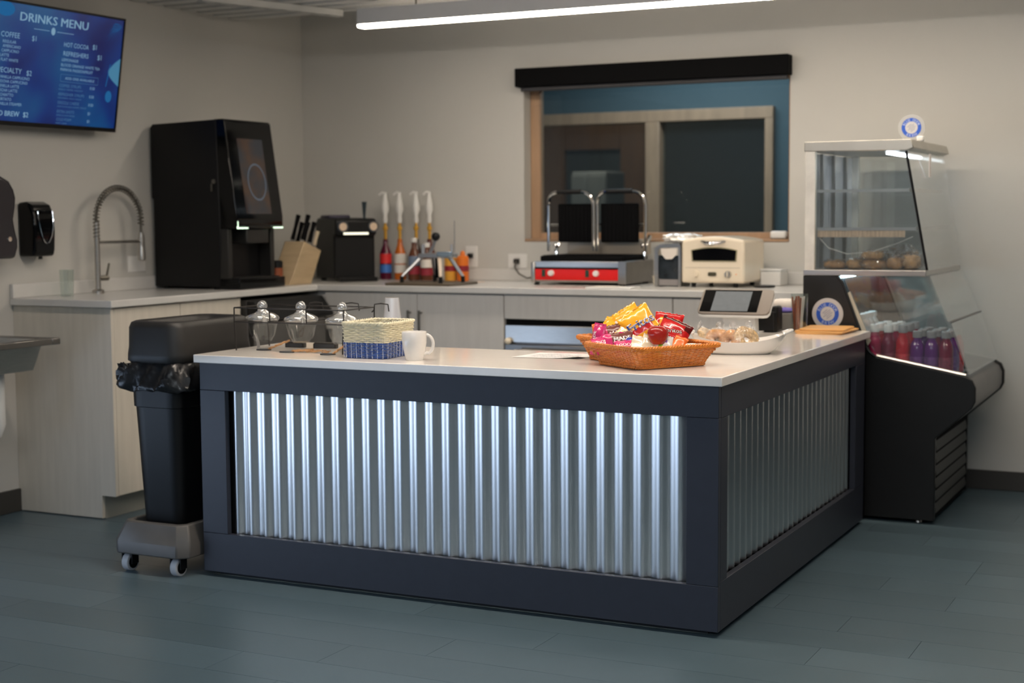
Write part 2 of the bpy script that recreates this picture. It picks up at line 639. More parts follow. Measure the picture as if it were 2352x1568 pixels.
# ------------------------------------------------------------------ inner window
w1 = thing('window_1', ((WX0 + WX1) / 2, YW, WZ0), 'wide inner window with wooden frame above the sandwich press', 'window')
w1['kind'] = 'structure'
FY0, FY1 = YW + 0.075, YW + 0.125
g = bx(WX0 + 0.001, WX0 + 0.055, FY0, FY1, WZ0, WZ1)
ob('window_frame', g, WOODF, w1, bev=0.003)
ob('window_frame', bx(WX1 - 0.018, WX1 - 0.001, FY0 - 0.03, FY1, WZ0, WZ1), WOODF, w1, bev=0.003)
ob('window_frame', bx(WX0 + 0.055, WX1 - 0.018, FY0, FY1, WZ1 - 0.04, WZ1), WOODF, w1, bev=0.003)
ob('window_frame', bx(WX0 + 0.055, WX1 - 0.018, FY0, FY1, WZ0 + 0.002, WZ0 + 0.045), WOODF, w1, bev=0.003)
ob('window_sill', bx(WX0 + 0.001, WX1 - 0.001, YW - 0.004, FY0, WZ0, WZ0 + 0.014), WOODF, w1, bev=0.003)
ob('pane', bx(WX0 + 0.05, WX1 - 0.015, FY0 + 0.02, FY0 + 0.026, WZ0 + 0.04, WZ1 - 0.035), WINGLASS, w1, smooth=0)

bl = thing('roller_blind', (-1.32, YW, 1.90), 'black roller blind box rolled up above the inner window', 'blind')
ob('cassette', bx(-2.022, -0.600, YW - 0.075, YW - 0.001, 1.902, 1.995), BLACKM, bl, bev=0.004)
ob('hem_bar', G().cyl((-2.00, YW - 0.035, 1.892), (-0.615, YW - 0.035, 1.892), 0.013, seg=12), mat('dark_grey_fabric', (0.05, 0.05, 0.055), 0.8), bl, label='dark grey hem bar')

# room beyond the window
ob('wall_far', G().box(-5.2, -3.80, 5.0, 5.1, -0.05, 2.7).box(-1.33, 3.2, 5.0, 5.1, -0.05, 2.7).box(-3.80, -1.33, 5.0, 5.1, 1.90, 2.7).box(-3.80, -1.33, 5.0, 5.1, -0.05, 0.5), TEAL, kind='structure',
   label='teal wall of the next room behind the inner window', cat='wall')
w2 = thing('window_2', (-1.4, 5.0, 0.5), 'brown wooden frame of a second window in the teal wall beyond', 'window')
w2['kind'] = 'structure'
for x0, x1, z0, z1 in ((-3.80, -1.322, 1.843, 1.917), (-1.374, -1.322, 0.5, 1.843), (-2.167, -2.071, 0.5, 1.843), (-3.80, -3.75, 0.5, 1.843)):
    ob('window_frame', bx(x0, x1, 4.95, 5.06, z0, z1), WOODF, w2, bev=0.004)
ob('pane', bx(-3.75, -2.167, 5.02, 5.026, 0.5, 1.843), WINGLASS, w2, smooth=0)
ob('pane', bx(-2.071, -1.374, 5.02, 5.026, 0.5, 1.843), WINGLASS, w2, smooth=0)
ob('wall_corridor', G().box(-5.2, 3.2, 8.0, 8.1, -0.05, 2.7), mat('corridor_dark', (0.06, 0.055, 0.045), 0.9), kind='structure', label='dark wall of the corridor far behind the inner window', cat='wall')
ob('door_1', G().box(-5.1, -4.50, 7.9, 7.98, 0, 2.15), DOORB, kind='structure', bev=0.01, label='brown wooden door seen far behind the inner window', cat='door')
dr = thing('door_2', (-3.8, 7.9, 0), 'brown framed glazed door seen far behind the inner window', 'door')
dr['kind'] = 'structure'
ob('door_frame', G().box(-4.42, -4.06, 7.86, 7.98, 0, 2.15).box(-3.53, -3.30, 7.86, 7.98, 0, 2.15).box(-4.06, -3.53, 7.86, 7.98, 1.81, 2.15), DOORB, dr, bev=0.01)
ob('pane', G().box(-4.06, -3.53, 7.92, 7.94, 0, 1.81), mat('grey_door_glass', (0.07, 0.08, 0.09), 0.2), dr)
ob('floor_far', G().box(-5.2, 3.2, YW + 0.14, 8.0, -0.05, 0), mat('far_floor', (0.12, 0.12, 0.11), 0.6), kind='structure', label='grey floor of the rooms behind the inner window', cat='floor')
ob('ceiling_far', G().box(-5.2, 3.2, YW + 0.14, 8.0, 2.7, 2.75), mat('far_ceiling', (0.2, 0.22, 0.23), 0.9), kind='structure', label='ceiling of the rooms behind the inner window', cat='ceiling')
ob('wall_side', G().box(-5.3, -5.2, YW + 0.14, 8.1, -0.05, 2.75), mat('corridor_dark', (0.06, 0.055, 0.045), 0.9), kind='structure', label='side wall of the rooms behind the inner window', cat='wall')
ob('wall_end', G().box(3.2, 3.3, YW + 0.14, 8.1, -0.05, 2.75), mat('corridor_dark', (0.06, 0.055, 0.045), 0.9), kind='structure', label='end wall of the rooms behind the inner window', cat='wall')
cb = thing('storage_cabinet', (-3.45, 7.2, 0), 'pale grey cupboard in the dark room behind the inner window', 'cabinet')
ob('body', bx(-3.60, -3.30, 7.0, 7.4, 0, 1.6), mat('pale_grey_cupboard', (0.30, 0.31, 0.33), 0.6), cb, bev=0.01)
ob('door', bx(-3.595, -3.46, 6.98, 7.0, 0.05, 1.57), MATS['pale_grey_cupboard'], cb, bev=0.004)
ob('door', bx(-3.44, -3.305, 6.98, 7.0, 0.05, 1.57), MATS['pale_grey_cupboard'], cb, bev=0.004)

# ================================================================== SERVICE COUNTER (island)
HT, TH = 0.78, 0.028
IL, IW = -1.9156, 1.8784
OB = 0.0145
UB = HT - TH
sc = thing('service_counter', (-0.9, 0.3, 0), 'navy service counter clad in corrugated metal with white top resting on it', 'counter')
# rails and posts of the navy frame
BT = 0.022
ob('bottom_rail', bx(IL + OB, -OB, OB, OB + BT, 0.018, 0.155), NAVY, sc, bev=0.0015)
ob('top_rail', bx(IL + OB, -OB, OB, OB + BT, 0.657, UB), NAVY, sc, bev=0.0015)
ob('post', bx(IL + OB, -1.795, OB, OB + BT, 0.1555, 0.6565), NAVY, sc, bev=0.0012)
ob('post', bx(-0.114, -OB, OB, OB + BT, 0.1555, 0.6565), NAVY, sc, bev=0.0012)
SY1 = IW - OB
ob('bottom_rail', bx(-OB - BT, -OB, OB + BT + 0.0004, SY1, 0.018, 0.165), NAVY, sc, bev=0.0015)
ob('top_rail', bx(-OB - BT, -OB, OB + BT + 0.0004, SY1, 0.655, UB), NAVY, sc, bev=0.0015)
ob('post', bx(-OB - BT, -OB, OB + BT + 0.0004, 0.098, 0.1655, 0.6545), NAVY, sc, bev=0.0012)
ob('post', bx(-OB - BT, -OB, 1.70, SY1, 0.1655, 0.6545), NAVY, sc, bev=0.0012)
ob('end_panel', bx(IL + OB, IL + OB + 0.02, OB + BT, 0.55, 0.018, UB), NAVY, sc, bev=0.0012)
ob('end_panel', bx(-0.55, -OB, SY1 - 0.02, SY1 - 0.0005, 0.018, UB), NAVY, sc, bev=0.0012)
ob('inner_panel', bx(IL + OB + 0.02, -0.57, 0.53, 0.55, 0.018, UB), CABG, sc)
ob('inner_panel', bx(-0.57, -0.55, 0.55, SY1 - 0.02, 0.018, UB), CABG, sc)
g = bx(IL + 0.05, -0.06, 0.06, 0.50, 0, 0.018).box(-0.5, -0.06, 0.5, IW - 0.05, 0, 0.018)
ob('plinth', g, NAVYD, sc)
ob('backing_board', bx(IL + OB + 0.02, -0.05, 0.062, 0.066, 0.02, UB).box(-0.066, -0.062, 0.066, SY1 - 0.02, 0.02, UB), NAVYD, sc, smooth=0)


def corrugated(axis, a0, a1, z0, z1, c, amp, pitch, phase=0.0, sgn=1):
    g = G()
    n = int((a1 - a0) / pitch * 16)
    t = 0.0006
    rowF, rowB = [], []
    for i in range(n + 1):
        u = a0 + (a1 - a0) * i / n
        p = 2 * PI * (u - a0) / pitch + phase
        s_ = math.sin(p)
        # flattened crests and rounded valleys, like roofing sheet
        w = amp * s_ * sgn
        rowF.append((u, c + w))
    vs = []
    for z in (z0, z1):
        for u, w in rowF:
            vs.append((u, w, z) if axis == 0 else (w, u, z))
    for z in (z0, z1):
        for u, w in rowF:
            vs.append((u, w + t, z) if axis == 0 else (w - t, u, z))
    m = n + 1
    fs = []
    for i in range(n):
        fs.append((i, i + 1, m + i + 1, m + i) if axis == 0 else (i, i + 1, m + i + 1, m + i))
        fs.append((2 * m + i, 3 * m + i, 3 * m + i + 1, 2 * m + i + 1))
        fs.append((i, 2 * m + i, 2 * m + i + 1, i + 1))
        fs.append((m + i, m + i + 1, 3 * m + i + 1, 3 * m + i))
    g.add(vs, fs)
    return g


ob('corrugated_sheet', corrugated(0, -1.80, -0.10, 0.150, 0.662, OB + BT + 0.0095, 0.0060, 0.0602, 1.9), GALV, sc, smooth=60, label='corrugated galvanized metal sheet')
ob('corrugated_sheet', corrugated(1, 0.085, 1.712, 0.160, 0.660, -OB - BT - 0.0095, 0.0060, 0.0602, 0.3, sgn=-1), GALV, sc, smooth=60, label='corrugated galvanized metal sheet')

# white L-shaped top
o = ob('countertop', G().prism([(IL, 0), (0, 0), (0, IW), (-0.60, IW), (-0.60, 0.575), (IL, 0.575)], 2, UB, HT), QUARTZ, None, bev=0.0025, origin=(-0.9, 0.3, UB), smooth=30,
       label='white L-shaped countertop on the navy service counter', cat='countertop')

# ================================================================== KITCHEN COUNTERS ALONG THE WALLS
HB = 0.9168
XF, YE, YBF = XL + 0.5556, 0.6077, 2.1106
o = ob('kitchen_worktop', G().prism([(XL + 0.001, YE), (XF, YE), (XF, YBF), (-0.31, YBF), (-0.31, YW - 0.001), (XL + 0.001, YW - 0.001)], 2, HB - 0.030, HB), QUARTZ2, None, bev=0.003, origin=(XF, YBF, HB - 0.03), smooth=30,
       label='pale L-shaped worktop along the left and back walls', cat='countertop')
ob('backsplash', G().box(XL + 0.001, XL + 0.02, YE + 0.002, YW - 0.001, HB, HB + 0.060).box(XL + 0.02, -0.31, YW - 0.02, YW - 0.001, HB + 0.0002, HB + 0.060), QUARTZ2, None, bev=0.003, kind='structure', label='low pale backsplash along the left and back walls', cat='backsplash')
FX = XF - 0.02      # face of the left cabinets
FYB = YBF + 0.02    # face of the back cabinets
ZT = HB - 0.0305


def base_cab(name, x0, x1, y0, y1, face, label, doors, m, handles=(), toe=True, zdoor=0.102):
    """face: '+x' or '-y'"""
    t = thing(name, ((x0 + x1) / 2, (y0 + y1) / 2, 0), label, 'cabinet')
    zb = 0.1
    g = G()
    if face == '+x':
        g.box(x0, x1 - 0.02, y0, y1, zb, ZT)
        ob('carcass', g, m, t)
        ob('toe_kick', bx(x0, x1 - 0.075, y0 + 0.001, y1 - 0.001, 0, zb), TOE, t)
        for a, b, z0, z1 in doors:
            ob('door', bx(x1 - 0.0195, x1, a + 0.0015, b - 0.0015, z0, z1), m, t, bev=0.0015)
    else:
        g.box(x0, x1, y0 + 0.02, y1, zb, ZT)
        ob('carcass', g, m, t)
        ob('toe_kick', bx(x0 + 0.001, x1 - 0.001, y0 + 0.075, y1, 0, zb), TOE, t)
        for a, b, z0, z1 in doors:
            d_ = ob('door', bx(a + 0.0015, b - 0.0015, y0, y0 + 0.0195, z0, z1), m, t, bev=0.0015)
            for hx, h0, h1 in handles:
                if a < hx < b and z0 < h0 < z1:
                    gg = G().cyl((hx, y0 - 0.028, h0), (hx, y0 - 0.028, h1), 0.006, seg=10)
                    gg.cyl((hx, y0, h0 + 0.012), (hx, y0 - 0.028, h0 + 0.012), 0.004, seg=8).cyl((hx, y0, h1 - 0.012), (hx, y0 - 0.028, h1 - 0.012), 0.004, seg=8)
                    ob('handle', gg, HANDLE, d_)
    return t


t = base_cab('base_cabinet', XL + 0.001, FX, YE + 0.036, 1.072, '+x', 'cream sink cabinet at the near end of the left worktop, behind the bin', [(YE + 0.036, 1.072, 0.102, ZT - 0.006)], CAB)
g = G()
g.prism([(XL + 0.001, 0.004), (FX - 0.075, 0.004), (FX - 0.075, 0.1), (FX, 0.1), (FX, ZT), (XL + 0.001, ZT)], 1, YE + 0.018, YE + 0.0355)
ob('end_panel', g, CAB, t, bev=0.001)
base_cab('base_cabinet', XL + 0.001, FX, 1.074, 1.508, '+x', 'cream cabinet under the worktop between sink and ice machine', [(1.074, 1.508, 0.102, ZT - 0.006)], CAB)
t = thing('base_cabinet', ((XL + FX) / 2, 2.4, 0), 'corner cabinet between the ice machine and the back run', 'cabinet')
ob('carcass', bx(XL + 0.001, FX, 2.175, YW - 0.001, 0.1, ZT), CABG, t, bev=0.0015)
ob('toe_kick', bx(XL + 0.001, FX - 0.075, 2.175, YW - 0.001, 0, 0.1), TOE, t)
base_cab('base_cabinet', FX + 0.001, -1.779, FYB, YW - 0.001, '-y', 'grey two-door cabinet under the dicer and syrup bottles', [(FX + 0.055, -2.247, 0.102, ZT - 0.006), (-2.247, -1.779, 0.102, ZT - 0.006)], CABG,
         handles=[(-2.284, 0.66, 0.80), (-2.222, 0.66, 0.80)])
base_cab('base_cabinet', -0.936, -0.31, FYB, YW - 0.001, '-y', 'grey cabinet on the right of the built-in oven', [(-0.936, -0.62, 0.102, ZT - 0.006), (-0.62, -0.31, 0.102, ZT - 0.006)], CABG)
t = thing('built_in_oven', (-1.36, FYB, 0.1), 'stainless under-counter oven below the sandwich press', 'oven')
ob('body', bx(-1.777, -0.938, FYB + 0.02, YW - 0.002, 0.1, ZT), STEELD, t)
ob('fascia_panel', bx(-1.775, -0.940, FYB, FYB + 0.0195, 0.770, ZT - 0.004), CABG, t, bev=0.0015, label='grey laminate panel above the oven door')
ob('vent_slot', bx(-1.772, -0.943, FYB + 0.012, FYB + 0.0195, 0.742, 0.768), BLACKM, t)
ob('control_strip', bx(-1.772, -0.943, FYB, FYB + 0.0195, 0.66, 0.741), STEEL, t, bev=0.002)
ob('door', bx(-1.772, -0.943, FYB - 0.004, FYB + 0.0195, 0.14, 0.652), STEELD, t, bev=0.003)
ob('handle', G().cyl((-1.70, FYB - 0.045, 0.622), (-1.01, FYB - 0.045, 0.622), 0.011, seg=12).cyl((-1.66, FYB, 0.622), (-1.66, FYB - 0.045, 0.622), 0.008, seg=8).cyl((-1.05, FYB, 0.622), (-1.05, FYB - 0.045, 0.622), 0.008, seg=8), STEEL, t)
ob('knob', G().sphere((-1.752, FYB - 0.012, 0.665), 0.017, 12, 8), CREAM, t, label='small cream knob')
ob('plinth', bx(-1.777, -0.938, FYB + 0.06, YW - 0.002, 0, 0.1), BLACKM, t)

# ice machine under the left worktop
t = thing('ice_machine', (-3.0, 1.8, 0), 'black undercounter ice machine with sloping lid under the coffee machine', 'ice machine')
ob('body', G().prism([(XL + 0.01, 0.03), (-2.715, 0.03), (-2.715, 0.70), (-2.80, 0.70), (-2.80, 0.868), (XL + 0.01, 0.868)], 1, 1.512, 2.10), CHAR, t, bev=0.004)
ob('front_panel', bx(-2.714, -2.700, 1.44, 2.02, 0.20, 0.765), GREYP, t, bev=0.008)
ob('sloping_lid', G().prism([(-2.799, 0.866), (-2.765, 0.866), (-2.700, 0.786), (-2.700, 0.770), (-2.799, 0.770)], 1, 1.515, 2.09), BLACK, t, bev=0.004)
g = G()
for k in range(5):
    g.box(-2.7145, -2.705, 1.56, 1.98, 0.06 + k * 0.026, 0.075 + k * 0.026)
ob('grille_bar', g, BLACK, t)
ob('foot', G().cyl((-2.76, 1.56, 0), (-2.76, 1.56, 0.03), 0.02, seg=10), BLACK, t)
ob('foot', G().cyl((-2.76, 2.06, 0), (-2.76, 2.06, 0.03), 0.02, seg=10), BLACK, t)
ob('foot', G().cyl((-3.3, 1.56, 0), (-3.3, 1.56, 0.03), 0.02, seg=10), BLACK, t)
ob('foot', G().cyl((-3.3, 2.06, 0), (-3.3, 2.06, 0.03), 0.02, seg=10), BLACK, t)

# ================================================================== LEFT WALL ITEMS
# TV with the drinks menu
A0 = Vector((-3.27, 1.19, 1.64))
A1 = Vector((-3.19, 1.19, 2.142))
uu, vv = Vector((0, 1, 0)), (A1 - A0).normalized()
nn = uu.cross(vv)
TW, THH = 0.93, 0.508


def S(s, t, d=0.0):
    return tuple(A0 + uu * s + vv * t + nn * d)


tv = thing('menu_screen', tuple(A0), 'wall-mounted screen glowing blue with a drinks menu', 'television')


def sbox(s0, s1, t0, t1, d0, d1):
    g = G()
    vs = [S(s, t_, d_) for d_ in (d0, d1) for t_ in (t0, t1) for s in (s0, s1)]
    return g.add(vs, [(0, 2, 3, 1), (4, 5, 7, 6), (0, 1, 5, 4), (2, 6, 7, 3), (0, 4, 6, 2), (1, 3, 7, 5)])


ob('casing', sbox(-TW, 0.0, 0, THH, -0.045, -0.004), BLACK, tv, bev=0.004)
bz = 0.010
g = sbox(-TW, 0, 0, 0.018, -0.004, 0.004)
for a in ((-TW, 0, THH - bz, THH), (-TW, -TW + bz, 0.018, THH - bz), (-bz, 0, 0.018, THH - bz)):
    q = sbox(*a, -0.004, 0.004)
    g.add(q.v, q.f)
ob('bezel', g, BLACK, tv, bev=0.0015)
g = G().add([S(-TW + bz, 0.018, 0), S(-bz, 0.018, 0), S(-bz, THH - bz, 0), S(-TW + bz, THH - bz, 0)], [(0, 1, 2, 3)])
SCR = bpy.data.materials.new('screen_picture')
SCR.use_nodes = True
nt = SCR.node_tree
b = nt.nodes['Principled BSDF']
tc = nt.nodes.new('ShaderNodeTexCoord')
n1 = nt.nodes.new('ShaderNodeTexNoise')
n1.inputs['Scale'].default_value = 3.2
n1.inputs['Detail'].default_value = 2
nt.links.new(tc.outputs['Object'], n1.inputs['Vector'])
cr = nt.nodes.new('ShaderNodeValToRGB')
e = cr.color_ramp.elements
e[0].position, e[0].color = 0.34, (0.0015, 0.006, 0.085, 1)
e[1].position, e[1].color = 0.70, (0.003, 0.075, 0.22, 1)
q = cr.color_ramp.elements.new(0.5)
q.color = (0.002, 0.028, 0.17, 1)
nt.links.new(n1.outputs[0], cr.inputs[0])
nt.links.new(cr.outputs[0], b.inputs['Emission Color'])
b.inputs['Emission Strength'].default_value = 0.8
b.inputs['Base Color'].default_value = (0.004, 0.004, 0.005, 1)
b.inputs['Roughness'].default_value = 0.35
ob('display', g, SCR, tv, smooth=0)
TXT = emis('screen_lettering', (0.34, 0.58, 0.80), 0.55)
TXT2 = emis('screen_lettering_dim', (0.16, 0.36, 0.62), 0.42)
TXT3 = emis('screen_art', (0.03, 0.20, 0.50), 0.55)
g1, g2, g3 = G(), G(), G()


def line(g, txt, s0, t0, h, s1=None, right=None, bold=0.0):
    vs, fs = text_geo(txt, 1.0)
    w0 = max(v[0] for v in vs)
    if s1 is not None and s0 is None:
        s0 = s1 - w0 * h / 0.72
        wd = None
    else:
        wd = None if s1 is None else s1 - s0
    add_text(g, txt, h / 0.72, width=wd, fn=lambda p: S(s0 + p[0], t0 + p[1], 0.0012 + p[2]), bold=bold)


line(g1, 'DRINKS MENU', -0.638, 0.432, 0.036, -0.238, bold=0.0012)
for a, b_ in ((-0.553, -0.462), (-0.418, -0.317)):
    g1.add([S(a, 0.405, 0.001), S(b_, 0.405, 0.001), S(b_, 0.407, 0.001), S(a, 0.407, 0.001)], [(0, 1, 2, 3)])
g1.add([S(-0.44 + 0.012 * math.cos(k * PI / 8), 0.406 + 0.016 * math.sin(k * PI / 8), 0.001) for k in range(16)], [tuple(range(16))])
line(g1, 'COFFEE', None, 0.358, 0.022, -0.628)
line(g1, '$1', -0.560, 0.356, 0.022)
for k, (w_, s1) in enumerate((('REGULAR', -0.645), ('AMERICANO', -0.618), ('CAPPUCINO', -0.626), ('LATTE', -0.679), ('FLAT WHITE', -0.626))):
    line(g1, w_, None, 0.334 - k * 0.0185, 0.0125, s1)
line(g1, 'SPECIALTY', None, 0.214, 0.022, -0.602)
line(g1, '$2', -0.575, 0.211, 0.022)
for k, (w_, s1) in enumerate((('VANILLA CAPPUCINO', -0.554), ('MOCHA CAPPUCINO', -0.564), ('VANILLA LATTE', -0.609), ('MOCHA LATTE', -0.617), ('MACCHIATTO', -0.637), ('CORTATO', -0.647), ('VANILLA STEAMER', -0.586))):
    line(g1, w_, None, 0.191 - k * 0.0182, 0.0125, s1)
line(g1, 'COLD BREW', None, 0.038, 0.022, -0.596, bold=0.0006)
line(g1, '$2', -0.575, 0.038, 0.022, bold=0.0006)
line(g1, 'HOT COCOA', -0.372, 0.350, 0.020, -0.221)
line(g1, '$1', -0.196, 0.354, 0.022)
line(g1, 'REFRESHERS', -0.372, 0.312, 0.020, -0.218)
line(g1, '$1', -0.160, 0.312, 0.022)
line(g1, 'LEMONADE', -0.377, 0.289, 0.0125, -0.277)
line(g1, 'BLOOD ORANGE WHITE TEA', -0.379, 0.267, 0.0125, -0.140)
line(g1, 'PAPAYA PASSIONFRUIT', -0.380, 0.247, 0.0125, -0.182)
line(g1, 'ADD ONS AVAILABLE', -0.347, 0.212, 0.011, -0.166)
for s0, s1, t0, t1 in ((-0.374, -0.142, 0.2015, 0.203), (-0.374, -0.142, 0.232, 0.2335), (-0.3755, -0.374, 0.203, 0.232), (-0.142, -0.1405, 0.203, 0.232)):
    g2.add([S(s0, t0, 0.001), S(s1, t0, 0.001), S(s1, t1, 0.001), S(s0, t1, 0.001)], [(0, 1, 2, 3)])
for a, b_, c_, t_, w in (('COFFEE SYRUPS', '0.50', 'VANILLA, CARAMEL, HAZELNUT', 0.179, -0.246), ('REFRESHER SYRUPS', '0.50', 'STRAWBERRY, PEACH, MANGO', 0.142, -0.222),
                         ('DRIZZLE CHEESE', '0.50', 'CHOCOLATE AND CARAMEL DRIZZLE', 0.106, -0.250), ('EXTRA SHOTS', '$1', 'ESPRESSO SHOT, SINGLE', 0.068, -0.275), ('COLD FOAM', '$1', 'SWEET CREAM', 0.034, -0.290)):
    line(g2, a, -0.380, t_, 0.013, w)
    line(g1, b_, -0.190, t_, 0.013)
    line(g2, c_, -0.382, t_ - 0.0135, 0.0075)
# leaf and cup artwork on the right edge of the picture
rr = random.Random(3)
for k in range(7):
    a = math.radians(-75 + k * 20)
    s0, t0 = -0.02 - 0.0 * k, 0.475
    for j in range(2):
        L1 = 0.10 - 0.008 * abs(k - 3)
        px, pt = s0 - L1 * math.cos(a - 0.2), t0 - L1 * abs(math.sin(a - 0.9)) * 0.9
        w_ = 0.0012
        g3.add([S(s0, t0 - j * 0.004, 0.001), S((s0 + px) / 2 - 0.012 * j, (t0 + pt) / 2 + 0.010, 0.001), S(px, pt, 0.001), S((s0 + px) / 2 - 0.012 * j, (t0 + pt) / 2 + 0.010 - 2 * w_, 0.001)], [(0, 1, 2, 3)])
g4 = G().add([S(-0.0105 - 0.072 * math.sin(k * PI / 14) * (1.0 if k < 9 else 0.9), 0.205 + 0.125 * k / 14, 0.001) for k in range(15)], [tuple(range(15))[::-1]])
g3.add([S(-0.068 + 0.021 * math.cos(k * PI / 8), 0.157 + 0.026 * math.sin(k * PI / 8), 0.001) for k in range(16)], [tuple(range(16))])
g3.add([S(-0.093, 0.20, 0.001), S(-0.088, 0.20, 0.001), S(-0.070, 0.30, 0.001), S(-0.074, 0.30, 0.001)], [(0, 1, 2, 3)])
g3.add([S(-0.715 + 0.05 * math.cos(k * PI / 6), 0.47 + 0.03 * math.sin(k * PI / 6), 0.0008) for k in range(12)], [tuple(range(12))])
ob('lettering', g1, TXT, tv, smooth=0, label='pale blue menu lettering')
ob('small_lettering', g2, TXT2, tv, smooth=0, label='dim blue small lettering')
ob('leaf_artwork', g3, TXT3, tv, smooth=0)
ob('cup_artwork', g4, emis('screen_cup', (0.12, 0.38, 0.62), 0.5), tv, smooth=0)
ob('wall_bracket', bx(XL, -3.30, 0.62, 0.84, 1.78, 2.0), BLACK, tv)

# soap dispenser
t = thing('soap_dispenser', (XL, 0.70, 1.09), 'glossy black soap dispenser with chrome outline on the left wall', 'dispenser')
prof = [(XL + 0.001, 1.092), (XL + 0.001, 1.322), (XL + 0.045, 1.326), (XL + 0.075, 1.312), (XL + 0.096, 1.27), (XL + 0.100, 1.20), (XL + 0.095, 1.12), (XL + 0.088, 1.092)]
ob('shell', G().prism(prof, 1, 0.668, 0.792), BLACKG, t, bev=0.012, seg=3)
g = G()
cx = XL + 0.103
pts = [(cx - 0.006, 0.690, 1.285), (cx - 0.002, 0.690, 1.255), (cx, 0.694, 1.222), (cx, 0.706, 1.18), (cx - 0.001, 0.722, 1.153), (cx - 0.001, 0.735, 1.148), (cx - 0.001, 0.748, 1.153), (cx, 0.764, 1.18), (cx, 0.774, 1.222), (cx - 0.002, 0.776, 1.255), (cx - 0.006, 0.776, 1.285)]
ob('chrome_outline', g.tube(pts, 0.0024, seg=6), CHROME, t)
ob('window_strip', bx(cx - 0.014, cx - 0.0025, 0.694, 0.772, 1.278, 1.290), BLACKG, t, bev=0.002)
ob('nozzle', G().cyl((XL + 0.06, 0.735, 1.080), (XL + 0.06, 0.735, 1.0925), 0.009, seg=10), BLACK, t)

# paper towel dispenser, cut by the left picture edge
t = thing('towel_dispenser', (XL, 0.42, 1.09), 'dark curvy paper towel dispenser at the left picture edge', 'dispenser')
pr = [(0.27, 1.088), (0.535, 1.088), (0.552, 1.135), (0.553, 1.165), (0.540, 1.21), (0.533, 1.25), (0.545, 1.30), (0.550, 1.34), (0.540, 1.375), (0.515, 1.41), (0.47, 1.43), (0.27, 1.435)]
ob('cover', G().prism(pr, 0, XL + 0.001, XL + 0.12), mat('smoke_plastic', (0.03, 0.027, 0.032), 0.25), t, bev=0.016, seg=3)
ob('back_plate', bx(XL + 0.0002, XL + 0.02, 0.29, 0.52, 1.10, 1.40), BLACK, t)
ob('latch', G().cyl((XL + 0.119, 0.50, 1.17), (XL + 0.124, 0.50, 1.17), 0.010, seg=10), CHROME, t)

# spring faucet
t = thing('spring_faucet', (-3.28, 1.06, HB), 'chrome faucet with coiled spring neck behind the sink', 'faucet')
fx = -3.28
ob('base', G().lathe([(0.026, 0), (0.026, 0.012), (0.019, 0.018), (0.016, 0.02)], (fx, 1.060, HB), 16), STEEL, t)
ob('riser', G().cyl((fx, 1.060, HB + 0.015), (fx, 1.060, 1.24), 0.0125, seg=12), STEEL, t)
ob('valve', G().cyl((fx, 1.060, 0.985), (fx + 0.01, 1.115, 0.985), 0.012, seg=10), HANDLE, t)
ob('lever', G().cyl((fx + 0.01, 1.105, 0.985), (fx + 0.01, 1.125, 1.05), 0.006, 0.0045, seg=8), HANDLE, t)
arc = []
r0 = 0.150
for k in range(25):
    a = PI - PI * k / 24
    arc.append(Vector((fx, 1.060 + r0 + r0 * math.cos(a), 1.24 + r0 * 1.0 * math.sin(a))))
arc = [Vector((fx, 1.060, 1.16))] + arc + [Vector((fx, 1.060 + 2 * r0, 1.20)), Vector((fx, 1.060 + 2 * r0, 1.13))]
ob('hose', G().tube(arc, 0.0065, seg=8), HANDLE, t)
# coil
path = []
acc = [0]
for i in range(1, len(arc)):
    acc.append(acc[-1] + (arc[i] - arc[i - 1]).length)
tot = acc[-1] - 0.09
turns = 36
N = turns * 10
for k in range(N + 1):
    s_ = tot * k / N
    i = max(j for j in range(len(acc)) if acc[j] <= s_ + 1e-9)
    i = min(i, len(arc) - 2)
    f = (s_ - acc[i]) / (acc[i + 1] - acc[i])
    p = arc[i].lerp(arc[i + 1], f)
    tg = (arc[i + 1] - arc[i]).normalized()
    a = 2 * PI * turns * k / N
    n_ = Vector((1, 0, 0))
    bnm = tg.cross(n_)
    path.append(p + (n_ * math.cos(a) + bnm * math.sin(a)) * 0.0135)
ob('spring', G().tube(path, 0.0024, seg=5), HANDLE, t)
ob('support_arm', G().cyl((fx, 1.060, 1.145), (fx, 1.060 + 2 * r0, 1.145), 0.0075, seg=10), STEEL, t)
ob('holder_ring', G().cyl((fx, 1.060 + 2 * r0, 1.125), (fx, 1.060 + 2 * r0, 1.165), 0.016, seg=12), STEEL, t)
ob('spray_head', G().lathe([(0.014, 1.055), (0.018, 1.06), (0.018, 1.09), (0.013, 1.13), (0.012, 1.185)], (fx, 1.060 + 2 * r0, 0), 14), STEEL, t)

t = thing('drinking_glass', (-3.25, 0.83, HB), 'clear glass tumbler on the near end of the left worktop', 'glass')
ob('cup', G().lathe([(0.001, 0.004), (0.026, 0.004), (0.031, 0.115), (0.0325, 0.115), (0.0275, 0), (0.001, 0)], (-3.25, 0.83, HB), 20, closed=True), GLASS, t)

t = thing('wall_outlet', (XL, 1.42, 1.05), 'white double outlet on the left wall behind the faucet', 'outlet')
ob('plate', bx(XL, XL + 0.006, 1.36, 1.48, 1.00, 1.075), WHITE, t, bev=0.002)
ob('socket', bx(XL + 0.006, XL + 0.009, 1.375, 1.408, 1.015, 1.06), WHITE, t, bev=0.001)
ob('socket', bx(XL + 0.006, XL + 0.009, 1.432, 1.465, 1.015, 1.06), WHITE, t, bev=0.001)

